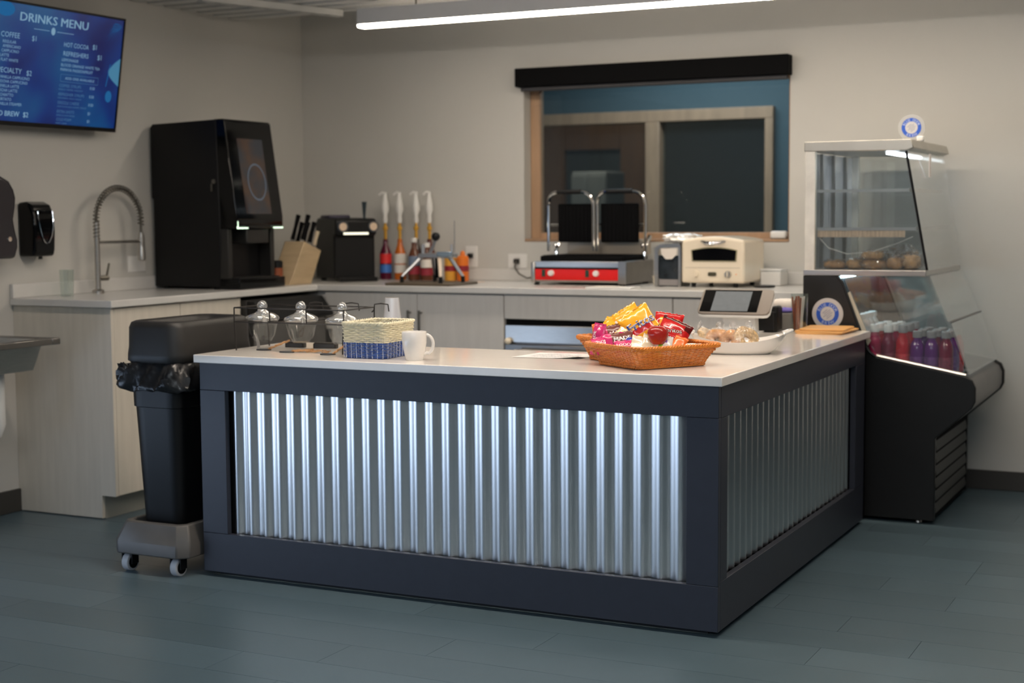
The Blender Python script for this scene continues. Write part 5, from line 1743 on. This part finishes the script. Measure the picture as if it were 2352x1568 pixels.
# slate tags with twine
SL = mat('slate', (0.035, 0.038, 0.045), 0.55, var=0.2, scale=30)
TW = mat('jute_twine', (0.48, 0.26, 0.12), 0.8, var=0.2, scale=80)


def tag_(x, y, rot, lb, tw):
    t = thing('slate_tag', (x, y, HT), lb, 'tag', rot=rot)
    n = 24
    ob('slate', G().prism([(0.027 * math.cos(2 * PI * k / n) * (1 + 0.03 * math.sin(5 * k)), 0.019 * math.sin(2 * PI * k / n)) for k in range(n)], 2, 0.0005, 0.0045), SL, t, world=False, bev=0.001)
    g = G()
    for q in range(2):
        pts = []
        for k in range(22):
            f = k / 21
            a = 2 * PI * f
            pts.append((0.020 + tw[0] * (1 - math.cos(a)) * 0.5 + 0.003 * math.sin(9 * a + q), tw[1] * math.sin(a) + 0.002 * q, 0.006 + tw[2] * math.sin(PI * f) ** 2 + 0.002 * math.sin(7 * a + 2 * q)))
        g.tube(pts, 0.0026, seg=5)
    ob('twine', g, TW, t, world=False)
    return t


tag_(-1.785, 0.235, 0.35, 'oval slate tag with raised twine loop, leftmost under the wire rack', (0.070, 0.028, 0.028))
tag_(-1.655, 0.190, 0.25, 'oval slate tag with flat twine, middle under the wire rack', (0.075, 0.014, 0.004))
tag_(-1.470, 0.168, 0.45, 'oval slate tag partly hidden by the two-tone basket', (0.040, 0.024, 0.026))
t = thing('twine_bundle', (-1.565, 0.22, HT), 'loose bundle of brown twine between the slate tags', 'twine')
g = G()
for q in range(3):
    g.tube([(-1.61 + 0.010 * k, 0.215 + 0.012 * math.sin(k * 0.9 + q), HT + 0.003 + 0.006 * abs(math.sin(k * 0.5 + q * 0.8))) for k in range(13)], 0.0018, seg=5)
ob('strands', g, TW, t)
for k, (x, y, r_, lb) in enumerate(((-1.745, 0.375, 0.1, 'upright black tag block at the back, left one'), (-1.622, 0.385, 0.15, 'upright black tag block at the back, right one, under the rack'))):
    t = thing('label_block', (x, y, HT), lb, 'block', rot=r_)
    w_ = 0.038 if k == 0 else 0.045
    ob('block', G().prism([(-w_, 0), (w_, 0), (w_, 0.016), (w_ - 0.008, 0.021), (-w_ + 0.008, 0.021), (-w_, 0.016)], 1, -0.012, 0.012), mat('chalk_black', (0.022, 0.019, 0.017), 0.6), t, world=False, bev=0.002)
    ob('chalk_face', bx(-w_ + 0.006, w_ - 0.006, -0.0126, -0.012, 0.003, 0.015), SL, t, world=False, smooth=0)
t = thing('paper_cone', (-1.835, 0.27, HT), 'small pointed grey paper card leaning by the leftmost slate tag', 'card')
ob('card', G().add([(-1.835, 0.262, HT + 0.002), (-1.822, 0.262, HT + 0.006), (-1.829, 0.268, HT + 0.026), (-1.846, 0.272, HT + 0.058), (-1.8355, 0.264, HT + 0.002), (-1.8225, 0.264, HT + 0.006), (-1.8295, 0.270, HT + 0.026), (-1.8465, 0.274, HT + 0.058)],
                     [(0, 1, 2, 3), (7, 6, 5, 4), (0, 4, 5, 1), (1, 5, 6, 2), (2, 6, 7, 3), (3, 7, 4, 0)]), mat('grey_card', (0.35, 0.33, 0.31), 0.5), t, smooth=0)

# ---- tablet point-of-sale stand
t = thing('tablet_stand', (-0.45, 1.60, HT), 'white point-of-sale stand with tilted dark tablet screen on the right arm of the counter', 'tablet stand')
ob('foot', G().prism([p for p, _ in rrect(0.075, 0.065, 0.015, 28)], 2, 0.0, 0.006, Matrix.Translation((-0.450, 1.63, HT + 0.0003))), WHITE, t, bev=0.002)
ob('neck', G().prism([(1.565, HT + 0.006), (1.615, HT + 0.006), (1.600, HT + 0.115), (1.555, HT + 0.110)], 0, -0.518, -0.383), WHITE, t, bev=0.004)
TB = Matrix.Translation((-0.458, 1.500, HT + 0.082)) @ Matrix.Rotation(0.05, 4, 'Z') @ Matrix.Rotation(math.radians(40), 4, 'X')
def tp(pts, z0, z1):
    return G().prism(pts, 2, z0, z1, TB)
wT, hT_ = 0.146, 0.145
out = [(x, y + hT_ / 2) for (x, y), _ in rrect(wT, hT_ / 2, 0.018, 48)]
ob('tray', tp(out, -0.024, -0.010), WHITE, t, bev=0.004)
ob('tablet', tp([(x * 0.995, (y - hT_ / 2) * 0.985 + hT_ / 2) for x, y in out], -0.0098, 0.0), mat('taupe_bezel', (0.24, 0.20, 0.17), 0.25), t, bev=0.002)
scn = ob('screen', tp([(-wT + 0.010, 0.010), (wT - 0.050, 0.010), (wT - 0.050, hT_ - 0.010), (-wT + 0.010, hT_ - 0.010)], 0.0001, 0.0012), BLACKG, t, smooth=0)
ob('screen_reflection', tp([(-wT + 0.055, 0.014), (wT - 0.088, 0.014), (wT - 0.088, hT_ - 0.018), (-wT + 0.055, hT_ - 0.018)], 0.0013, 0.0016), mat('painted_reflection', (0.05, 0.055, 0.06), 0.5, spec=0.3, emit=(0.52, 0.55, 0.55), estr=0.20, var=0.2, scale=40), scn, smooth=0)  # glowing patch painted on the screen in place of a reflection
t = thing('card_printer', (-0.375, 1.68, HT), 'small black receipt printer right behind the tablet stand', 'printer')
ob('shell', bx(-0.430, -0.330, 1.655, 1.745, HT + 0.0002, HT + 0.085), BLACK, t, bev=0.008)
ob('side_block', bx(-0.350, -0.322, 1.662, 1.738, HT + 0.0002, HT + 0.105), BLACK, t, bev=0.010)

# stack of bamboo boards
for k, (x0, x1, y0, y1, r_, lb) in enumerate(((-0.245, -0.060, 1.62, 1.86, 0.02, 'lowest bamboo board in the stack by the display case'), (-0.240, -0.045, 1.62, 1.86, -0.06, 'middle bamboo board in the stack by the display case'), (-0.235, -0.055, 1.635, 1.865, 0.05, 'top bamboo board in the stack by the display case'))):
    t = thing('bamboo_board', ((x0 + x1) / 2, (y0 + y1) / 2, HT + k * 0.0066), lb, 'board', 'bamboo boards stacked on the counter', rot=r_)
    w_, h_ = (x1 - x0) / 2, (y1 - y0) / 2
    pts = [(x, y) for (x, y), _ in rrect(w_, h_, 0.012, 28)]
    ob('board', G().prism(pts, 2, 0.0002, 0.0062), WOODB, t, world=False, bev=0.001)

# things between printer and display case
t = thing('tissue_pack', (-0.345, 1.83, HT + 0.07), 'soft white pack with purple print lying on the grey box behind the card printer', 'pack')
ob('pack_body', lump(-0.345, 1.83, HT + 0.0705 + 0.030, 0.060, 0.045, 0.026, 8.1, 0.10), mat('soft_white_pack', (0.74, 0.68, 0.62), 0.6), t, smooth=70)
ob('purple_print', lump(-0.343, 1.822, HT + 0.0705 + 0.014, 0.056, 0.044, 0.013, 3.3, 0.12), mat('violet_film', (0.22, 0.17, 0.62), 0.4), t, smooth=70)
t = thing('grey_box', (-0.36, 1.95, HT), 'flat grey box standing behind the card printer', 'box')
ob('box_body', bx(-0.41, -0.290, 1.79, 1.865, HT + 0.0002, HT + 0.062), mat('taupe_box', (0.24, 0.22, 0.20), 0.6), t, bev=0.003)
ob('lid', bx(-0.412, -0.288, 1.788, 1.867, HT + 0.0625, HT + 0.070), mat('taupe_box_lid', (0.30, 0.28, 0.26), 0.6), t, bev=0.002)
t = thing('clear_canister', (-0.30, 1.80, HT), 'clear plastic holder with reddish-brown wrapped straws beside the display case', 'container')
cxx, cyy = -0.235, 1.775
ob('holder', G().lathe([(0.001, 0.003), (0.030, 0.003), (0.033, 0.15), (0.0345, 0.15), (0.0315, 0.0), (0.001, 0.0)], (cxx - 0.03, cyy, HT + 0.0003), 24, closed=True), GLASS, t)
rr = random.Random(9)
for k in range(9):
    a = rr.uniform(0, 2 * PI)
    b_ = rr.uniform(0.004, 0.018)
    x, y = cxx - 0.03 + b_ * math.cos(a), cyy + b_ * math.sin(a)
    ob('straw', G().cyl((x, y, HT + 0.004), (x + 0.012 * math.cos(a), y + 0.012 * math.sin(a), HT + 0.12 + rr.uniform(0, 0.03)), 0.0042, seg=6), [mat('brown_wrap', (0.28, 0.08, 0.04), 0.4), mat('white_wrap', (0.7, 0.68, 0.68), 0.4)][k % 3 == 2], t)

# ================================================================== TRASH BIN ON A DOLLY
t = thing('trash_bin', (-2.085, 0.20, 0), 'tall narrow black bin with open-top lid and liner, left of the service counter', 'bin')


def loft(g, rings, cap0=True, cap1=True):
    """rings: list of point lists with equal counts"""
    n = len(rings[0])
    vs = [p for r_ in rings for p in r_]
    fs = []
    for i in range(len(rings) - 1):
        for k in range(n):
            k2 = (k + 1) % n
            fs.append((i * n + k, i * n + k2, (i + 1) * n + k2, (i + 1) * n + k))
    if cap0:
        fs.append(tuple(range(n))[::-1])
    if cap1:
        fs.append(tuple((len(rings) - 1) * n + k for k in range(n)))
    return g.add(vs, fs)


TX, TY = -2.085, 0.20


def rring(a, b, r, z, n=48, cx=TX, cy=TY, wob=0.0, seed=0):
    out = []
    for k, ((x, y), nr) in enumerate(rrect(a, b, r, n)):
        o = wob * (math.sin(k * 0.9 + seed) + 0.7 * math.sin(k * 0.43 + 2 * seed + z * 40) + 0.5 * math.sin(k * 1.7 + seed * 3))
        out.append((cx + x + nr[0] * o, cy + y + nr[1] * o, z + 0.6 * o))
    return out


ZB0 = 0.150
g = loft(G(), [rring(0.086, 0.180, 0.03, ZB0), rring(0.088, 0.182, 0.03, ZB0 + 0.01), rring(0.103, 0.205, 0.035, 0.585), rring(0.107, 0.211, 0.035, 0.588), rring(0.112, 0.214, 0.035, 0.76)])
ob('bin_body', g, BLACK, t, smooth=50)
rings = []
for i, (z, gr, wb) in enumerate(((0.752, 0.000, 0.001), (0.744, 0.008, 0.003), (0.732, 0.014, 0.005), (0.716, 0.019, 0.007), (0.700, 0.023, 0.007), (0.686, 0.027, 0.008), (0.672, 0.031, 0.008), (0.660, 0.034, 0.008), (0.650, 0.030, 0.008), (0.646, 0.016, 0.005), (0.655, 0.004, 0.002))):
    rings.append(rring(0.112 + gr, 0.214 + gr, 0.045, z, 110, wob=wb, seed=i * 0.5))
ob('bin_liner', loft(G(), rings, False, False), BINBAG, t, smooth=50, label='glossy crumpled black bin liner')
o_ = [rring(0.119, 0.221, 0.05, 0.745), rring(0.126, 0.228, 0.055, 0.752), rring(0.125, 0.228, 0.055, 0.775), rring(0.121, 0.224, 0.05, 0.80), rring(0.120, 0.222, 0.05, 0.868), rring(0.114, 0.217, 0.05, 0.886), rring(0.103, 0.205, 0.05, 0.892), rring(0.086, 0.188, 0.045, 0.884), rring(0.076, 0.178, 0.04, 0.85), rring(0.072, 0.172, 0.04, 0.80)]
ob('lid', loft(G(), o_, False, True), CHAR, t, smooth=60, label='charcoal open-top lid with rounded rim')
g = lump(TX - 0.118, TY - 0.215, 0.700, 0.030, 0.030, 0.036, 6.6, 0.5, 18, 10)
ob('liner_tail', g, BINBAG, t, smooth=40)
# dolly
t2 = thing('bin_dolly', (TX, TY, 0), 'worn grey plastic dolly with casters under the tall bin', 'dolly')


def oct_(a, b, c, z):
    return [(TX + x, TY + y, z) for x, y in ((a, -b + c), (a, b - c), (a - c, b), (-a + c, b), (-a, b - c), (-a, -b + c), (-a + c, -b), (a - c, -b))]


g = loft(G(), [oct_(0.166, 0.272, 0.035, 0.068), oct_(0.166, 0.272, 0.035, 0.112), oct_(0.138, 0.240, 0.030, 0.180), oct_(0.116, 0.215, 0.02, 0.180), oct_(0.112, 0.210, 0.02, ZB0 - 0.001)], True, True)
ob('platform', g, GREYP, t2, bev=0.005)
for sx in (-1, 1):
    for sy in (-1, 1):
        x, y = TX + sx * 0.108, TY + sy * 0.232
        w = thing('caster', (x, y, 0), None, None)
        w.parent = t2
        w.location = (x - TX, y - TY, 0)
        ob('fork', G().box(x - 0.024, x - 0.020, y - 0.018, y + 0.018, 0.026, 0.066).box(x + 0.020, x + 0.024, y - 0.018, y + 0.018, 0.026, 0.066).box(x - 0.024, x + 0.024, y - 0.018, y + 0.018, 0.064, 0.0678), BLACK, w, bev=0.001)
        ob('wheel', G().cyl((x - 0.014, y, 0.032), (x + 0.014, y, 0.032), 0.032, seg=24), RUBBERW, w, label='pale rubber wheel', bev=0.003)
        ob('hub', G().cyl((x - 0.0165, y, 0.032), (x + 0.0165, y, 0.032), 0.023, seg=18), BLACKM, w)

# ================================================================== DISPLAY CASE
CY0, CY1 = 1.925, 2.700
t = thing('display_case', (0.05, 2.3, 0), 'black and steel refrigerated display case with sloping glass against the back wall', 'display case')
KX = -0.292
low = [(KX, 0.016), (0.252, 0.016), (0.252, 0.352), (0.392, 0.478), (0.405, 0.505), (0.405, 0.560), (0.392, 0.590), (0.366, 0.606), (0.012, 0.672), (-0.012, 0.690), (-0.022, 0.715), (-0.130, 0.975), (-0.145, 0.998), (KX, 0.998)]
CBK = mat('case_black', (0.008, 0.0075, 0.0075), 0.35, var=0.1, scale=12)
ob('side_panel', G().prism(low, 1, CY0, CY0 + 0.025), CBK, t, bev=0.004)
ob('side_panel', G().prism(low, 1, CY1 - 0.025, CY1), CBK, t, bev=0.004)
# raised edge trim around the side panel
g = G()
for pts in ([(0.012, 0.672), (0.366, 0.606)],):
    g.tube([(x, CY0 + 0.006, z + 0.004) for x, z in pts], 0.0075, seg=8)
ob('rail_trim', g, STEEL, t)
ob('edge_trim', G().tube([(x, CY0 - 0.003, z) for x, z in ((-0.150, 0.995), (-0.128, 0.972), (-0.030, 0.715), (-0.014, 0.690), (0.012, 0.672))], 0.005, seg=8), BLACK, t)
ob('corner_strip', G().add([(-0.112, CY0 + 0.003, 0.925), (-0.098, CY0 + 0.003, 0.935), (-0.012, CY0 + 0.003, 0.735), (-0.024, CY0 + 0.003, 0.715), (-0.112, CY0 + 0.012, 0.925), (-0.098, CY0 + 0.012, 0.935), (-0.012, CY0 + 0.012, 0.735), (-0.024, CY0 + 0.012, 0.715)],
                           [(0, 3, 2, 1), (4, 5, 6, 7), (0, 1, 5, 4), (1, 2, 6, 5), (2, 3, 7, 6), (3, 0, 4, 7)]), mat('pale_strip', (0.60, 0.55, 0.44), 0.4), t, label='pale strip along the cut-out')
ob('back_panel', bx(KX, KX + 0.018, CY0 + 0.025, CY1 - 0.025, 0.02, 0.99), CBK, t)
g = G().box(KX + 0.018, 0.245, CY0 + 0.025, CY1 - 0.025, 0.02, 0.55)
ob('plinth_box', g, BLACKM, t)
g = G().prism([(0.246, 0.55), (0.246, 0.355), (0.388, 0.482), (0.398, 0.507), (0.398, 0.556), (0.386, 0.584), (0.362, 0.600), (0.34, 0.60), (0.34, 0.55)], 1, CY0 + 0.0255, CY1 - 0.0255)
ob('front_nose', g, mat('case_grey', (0.16, 0.15, 0.145), 0.3, 0.6, var=0.1, scale=10), t, bev=0.006)
# louvred grille
gr = ob('grille', G().box(0.2455, 0.2465, CY0 + 0.03, CY1 - 0.03, 0.03, 0.345), BLACKM, t, smooth=0)
for k in range(6):
    z = 0.040 + k * 0.051
    s_ = ob('slat', G().prism([(0.2468, z + 0.030), (0.2468, z + 0.040), (0.2518, z + 0.014), (0.2518, z + 0.002)], 1, CY0 + 0.034, CY1 - 0.034), mat('grille_grey', (0.07, 0.068, 0.064), 0.5), gr)
for x in (0.18, -0.2):
    for y in (CY0 + 0.05, CY1 - 0.05):
        ob('foot', G().cyl((x, y, 0), (x, y, 0.017), 0.016, 0.011, seg=12), STEEL, t)
# inside of the open lower well
ob('deck', bx(KX + 0.02, 0.335, CY0 + 0.026, CY1 - 0.026, 0.5505, 0.560), mat('well_grey', (0.10, 0.11, 0.115), 0.4), t)
ob('well_back', G().prism([(KX + 0.02, 0.56), (-0.11, 0.56), (-0.15, 0.98), (KX + 0.02, 0.98)], 1, CY0 + 0.026, CY1 - 0.026), mat('well_dark', (0.03, 0.032, 0.035), 0.25), t)
# side glass of the well
ob('side_glass', G().prism([(0.016, 0.676), (0.366, 0.612), (0.214, 0.998), (-0.128, 0.998), (-0.014, 0.718)], 1, CY0 + 0.010, CY0 + 0.015), CASEG, t, smooth=0)
ob('side_glass', G().prism([(0.016, 0.676), (0.366, 0.612), (0.214, 0.998), (-0.128, 0.998), (-0.014, 0.718)], 1, CY1 - 0.015, CY1 - 0.010), CASEG, t, smooth=0)
# middle shelf of steel and glass between well and hot case
ob('mid_shelf', bx(KX, 0.205, CY0, CY1, 0.999, 1.022), STEEL, t, bev=0.002)
ob('front_glass', G().prism([(0.214, 1.0), (0.220, 1.0), (0.292, 0.82), (0.286, 0.82)], 1, CY0 + 0.01, CY1 - 0.01), CASEG, t, smooth=0)
ob('lower_front_glass', G().prism([(0.300, 0.815), (0.306, 0.815), (0.378, 0.612), (0.372, 0.612)], 1, CY0 + 0.01, CY1 - 0.01), CASEG, t, smooth=0)
ob('glass_rail', G().tube([(0.300, CY0 + 0.01, 0.818), (0.300, CY1 - 0.01, 0.818)], 0.004, seg=6), STEELD, t)
# upper case
PALE = mat('steel_lit_cream', (0.88, 0.84, 0.76), 0.4, 0.3, var=0.10, scale=14)  # cream tone raised to imitate light reflected by the steel posts
ob('corner_post', bx(KX + 0.004, KX + 0.046, CY0 + 0.002, CY0 + 0.03, 1.022, 1.505), PALE, t, bev=0.002)
ob('corner_post', bx(KX + 0.004, KX + 0.046, CY1 - 0.03, CY1 - 0.002, 1.022, 1.505), PALE, t, bev=0.002)
g = G().prism([(KX, 1.505), (0.122, 1.500), (0.150, 1.510), (0.138, 1.544), (KX, 1.544)], 1, CY0, CY1)
ob('top_panel', g, mat('top_steel', (0.50, 0.48, 0.43), 0.35, 0.8, var=0.1, scale=6), t, bev=0.003)
ob('side_glass', G().prism([(KX + 0.046, 1.022), (0.208, 1.022), (0.120, 1.500), (KX + 0.046, 1.500)], 1, CY0 + 0.012, CY0 + 0.017), CASEG, t, smooth=0)
ob('side_glass', G().prism([(KX + 0.046, 1.022), (0.208, 1.022), (0.120, 1.500), (KX + 0.046, 1.500)], 1, CY1 - 0.017, CY1 - 0.012), CASEG, t, smooth=0)
ob('front_glass', G().prism([(0.121, 1.500), (0.126, 1.500), (0.214, 1.022), (0.209, 1.022)], 1, CY0 + 0.006, CY1 - 0.006), CASEG, t, smooth=0)
ob('gasket', G().tube([(0.119, CY0 + 0.008, 1.498), (0.208, CY0 + 0.008, 1.024)], 0.0055, seg=6), BLACK, t)
# sliding rear doors
MIR = mat('mirror_steel', (0.72, 0.72, 0.74), 0.25, 0.4)
rd = ob('rear_door', bx(KX + 0.006, KX + 0.012, CY0 + 0.031, 2.32, 1.023, 1.50), MIR, t)
rd = ob('rear_door', bx(KX + 0.013, KX + 0.019, 2.29, CY1 - 0.031, 1.023, 1.50), MIR, t)
for y in (2.10, 2.29, 2.50):
    ob('door_frame', bx(KX + 0.0195, KX + 0.032, y, y + 0.022, 1.023, 1.50), STEELD, rd)

for z in (1.340, 1.185):
    xe = 0.20 - (z - 1.022) * 0.184 - 0.015
    s_ = ob('glass_shelf', bx(KX + 0.05, xe, CY0 + 0.03, CY1 - 0.03, z, z + 0.006), CASEG, t, smooth=0)
    ob('shelf_edge', bx(xe, xe + 0.004, CY0 + 0.03, CY1 - 0.03, z - 0.004, z + 0.012), STEEL, s_)
    ob('shelf_edge', bx(KX + 0.05, xe, CY0 + 0.026, CY0 + 0.030, z - 0.003, z + 0.009), STEEL, s_)
ob('price_rail', bx(KX + 0.05, 0.115, CY0 + 0.030, CY0 + 0.034, 1.155, 1.183), mat('beige_price_rail', (0.60, 0.46, 0.34), 0.5, var=0.25, scale=40, stretch=(3, 1, 0.3)), t, label='beige strip under the lower shelf')
ob('case_light', bx(0.020, 0.040, CY0 + 0.10, CY1 - 0.05, 1.490, 1.4985), emis('case_led', (0.85, 0.92, 1.0), 16.0), t)
ob('well_fill_light', bx(-0.147, -0.134, CY0 + 0.05, CY1 - 0.05, 0.988, 0.9985), emis('well_fill_glow', (0.62, 0.9, 1.0), 22.0), t)  # hidden glowing strip added to brighten the bottles in the well
ob('power_cable', G().tube([(KX + 0.055, CY0 + 0.05, 1.15), (KX + 0.09, CY0 + 0.06, 1.11), (-0.13, CY0 + 0.08, 1.085), (-0.03, CY0 + 0.10, 1.095), (0.07, CY0 + 0.12, 1.13), (0.12, CY0 + 0.16, 1.155)], 0.002, seg=6), WHITE, t, label='thin white cable hanging inside')
ob('hanging_tag', bx(0.152, 0.156, CY0 + 0.30, CY0 + 0.33, 1.40, 1.495), mat('pale_tag', (0.75, 0.68, 0.64), 0.5), t)

# pastries
PM_ = [mat('pastry_brown', (0.50, 0.27, 0.11), 0.6, var=0.35, scale=40, bump=0.6, bscale=120), mat('pastry_gold', (0.58, 0.34, 0.15), 0.6, var=0.3, scale=40, bump=0.6, bscale=120)]
for k, (x, y, a, b_, c_, z, lb) in enumerate(((-0.185, 2.02, 0.045, 0.04, 0.018, 0, 'golden cookie packet at the left end of the display case floor'), (-0.105, 2.04, 0.035, 0.04, 0.020, 0, 'wrapped golden pastry, second from left in the display case'),
                                             (-0.020, 2.02, 0.048, 0.045, 0.020, 0, 'long wrapped pastry at the bottom of the pile in the display case'), (-0.030, 2.03, 0.045, 0.04, 0.017, 0.040, 'long wrapped pastry lying on top of the pile in the display case'),
                                             (0.062, 2.03, 0.036, 0.04, 0.024, 0, 'round wrapped pastry in the display case, right of the pile'), (0.120, 2.05, 0.040, 0.045, 0.030, 0, 'slanting wrapped pastry beside the front glass of the display case'),
                                             (0.060, 2.12, 0.040, 0.045, 0.028, 0.0, 'wrapped pastry at the back of the display case floor'))):
    z0 = 1.0225 + z
    t = thing('wrapped_pastry', (x, y, z0), lb, 'pastry', 'wrapped pastries in the display case')
    ob('pastry', lump(x, y, z0 + c_, a, b_, c_, 12.0 + k, 0.15, 20, 10), PM_[k % 2], t, smooth=60)
    ob('wrap', lump(x + 0.006, y, z0 + c_ * 1.12, a * 1.14, b_ * 1.14, c_ * 1.1, 30.0 + k, 0.55, 26, 14, 9.0), WRAP, t, smooth=20)
t = thing('crumpled_wrap', (0.07, 2.10, 1.075), 'crumpled ball of clear film on top of the pastries', 'wrap')
ob('film', lump(0.080, 2.09, 1.085, 0.055, 0.04, 0.035, 77.0, 0.6, 24, 14, 10.0), WRAP, t, smooth=20)

# bottles in the well
cols = [('bottle_red', (0.60, 0.012, 0.03)), ('bottle_wine', (0.22, 0.01, 0.05)), ('bottle_purple', (0.13, 0.012, 0.20)), ('bottle_violet', (0.07, 0.01, 0.13)), ('bottle_pink', (0.50, 0.02, 0.10))]


def bottle(x, y, z, ci, cap, lb, h=0.175, r=0.0285, milk=False):
    t = thing('juice_bottle', (x, y, z), lb, 'bottle', 'drink bottles in the open well of the display case')
    mm = mat('milk_white', (0.75, 0.80, 0.82), 0.3) if milk else mat(cols[ci][0], cols[ci][1], 0.12, coat=0.6)
    c = (x, y, z + 0.0002)
    ob('bottle', G().lathe([(r - 0.004, 0), (r, 0.005), (r, h * 0.66), (r * 0.86, h * 0.76), (0.015, h * 0.88), (0.015, h * 0.91)], c, 18), mm, t)
    ob('label', G().lathe([(r + 0.0005, h * 0.20), (r + 0.0005, h * 0.46)], c, 18), mat(('milk_label' if milk else 'label_' + cols[ci][0]), (0.45, 0.45, 0.48) if milk else tuple(min(1, v * 1.2 + 0.05) for v in cols[ci][1]), 0.5, var=0.5, scale=60), t)
    ob('cap', G().lathe([(0.0185, h * 0.91), (0.0185, h * 1.05), (0.016, h * 1.07), (0.001, h * 1.075)], c, 16), WHITE if cap else mat('clear_grey_cap', (0.35, 0.34, 0.35), 0.3), t)


names = ['red', 'wine-red', 'purple', 'dark violet', 'pink']
rows_ = [(1.985, 0.620), (2.055, 0.620), (2.125, 0.620), (2.20, 0.620)]
ordn = ['front', 'second', 'third', 'fourth']
lay = [[4, 1, 0, 2, 2, 1], [0, 4, 0, 3, 1, 2], [1, 0, 4, 2, 3, 2], [0, 1, 4, 3, 2, 0]]
pos = ['leftmost', 'second from left', 'third from left', 'third from right', 'second from right', 'rightmost']
ob_steps = thing('bottle_riser', (0.1, 2.1, 0.56), 'dark slanting rack under the drink bottles in the display case well', 'rack')
for r_, (y, z) in enumerate(rows_):
    ob('step', bx(-0.03, 0.335, y - 0.034, y + 0.034, 0.5602, 0.5602 + 0.035), BLACKM, ob_steps)
for r_, (y, z) in enumerate(rows_):
    for k in range(6):
        x = -0.008 + k * 0.0572 + (0.006 if r_ % 2 else 0)
        bottle(x, y, 0.5955, lay[r_][k], not (k > 1), '%s drink bottle, %s in the %s row of the display case well' % (names[lay[r_][k]], pos[k], ordn[r_]), h=0.190 if k < 3 else 0.170)
t = thing('ledge', (-0.05, 2.1, 0.70), 'narrow steel ledge holding white milk bottles at the back of the well', 'shelf')
ob('shelf_body', bx(-0.106, -0.030, CY0 + 0.03, 2.45, 0.700, 0.706), STEELD, t)
for k, y in enumerate((1.99, 2.06, 2.13, 2.20)):
    bottle(-0.066, y, 0.7062, 0, True, 'white milk bottle, %s on the ledge behind the juice bottles' % ['nearest', 'second nearest', 'third nearest', 'farthest'][k], h=0.125, r=0.027, milk=True)

# round stickers
DB = mat('badge_blue', (0.02, 0.10, 0.55), 0.4)
WS = mat('badge_white', (0.62, 0.60, 0.60), 0.4)
DG = mat('badge_grey', (0.30, 0.32, 0.42), 0.5)


def badge(t, M, R, thick, outer):
    g = G().lathe([(0.0001, 0), (R, 0), (R, thick), (0.0001, thick)], (0, 0, 0), 48, M=M)
    ob('disc', g, outer, t, smooth=30)

    def ring(r0, r1, z):
        g = G()
        n = 48
        vs = [(r0 * math.cos(2 * PI * k / n), r0 * math.sin(2 * PI * k / n), z) for k in range(n)] + [(r1 * math.cos(2 * PI * k / n), r1 * math.sin(2 * PI * k / n), z) for k in range(n)]
        return g.add(vs, [(k, n + k, n + (k + 1) % n, (k + 1) % n) for k in range(n)], M)
    ob('blue_ring', ring(R * 0.46, R * 0.73, thick + 0.0004), DB, t, smooth=0)
    ob('centre', ring(0.0001, R * 0.46, thick + 0.0004), WS, t, smooth=0)
    g = G()
    T2 = M @ Matrix.Translation((0, 0, thick + 0.0008))
    ring_text(g, 'BLUE DOOR', R * 0.595, R * 0.27, PI / 2, math.radians(150), True, T2)
    ring_text(g, 'BREW', R * 0.595, R * 0.27, -PI / 2, math.radians(80), False, T2)
    ob('lettering', g, mat('badge_letter', (0.55, 0.62, 0.78), 0.4), t, smooth=0)
    # clasped-hands like emblem: interlocking slanted bands
    g = G()
    for k in range(5):
        a = math.radians(38)
        off = (k - 2) * 0.11 * R
        L_ = R * (0.30 - 0.05 * abs(k - 2))
        E = T2 @ Matrix.Rotation(a, 4, 'Z')
        sh = 0.05 * R * (1 if k % 2 else -1)
        g.add([(-L_ + sh, off - 0.022 * R, 0), (L_ + sh, off - 0.022 * R, 0), (L_ + sh + 0.02 * R, off + 0.022 * R, 0), (-L_ + sh + 0.02 * R, off + 0.022 * R, 0)], [(0, 1, 2, 3)], E)
    ob('emblem', g, DG, t, smooth=0)


t = thing('round_sticker', (-0.188, CY0, 0.841), 'round white and blue logo sticker on the black side of the display case', 'sticker')
badge(t, Matrix.Translation((-0.188, CY0 - 0.0001, 0.842)) @ Matrix.Rotation(PI / 2, 4, 'X'), 0.0645, 0.0008, WS)
t = thing('round_sign', (0.094, 2.15, 1.545), 'round clear sign with blue logo ring standing on top of the display case', 'sign')
badge(t, Matrix.Translation((0.094, 2.152, 1.545 + 0.056)) @ Matrix.Rotation(0.15, 4, 'Z') @ Matrix.Rotation(PI / 2, 4, 'X'), 0.054, 0.003, mat('clear_acrylic', (0.45, 0.44, 0.42), 0.2))
ob('stand', bx(0.118, 0.146, 2.135, 2.160, 1.5442, 1.566), WHITE, t, bev=0.005)

bpy.context.view_layer.update()
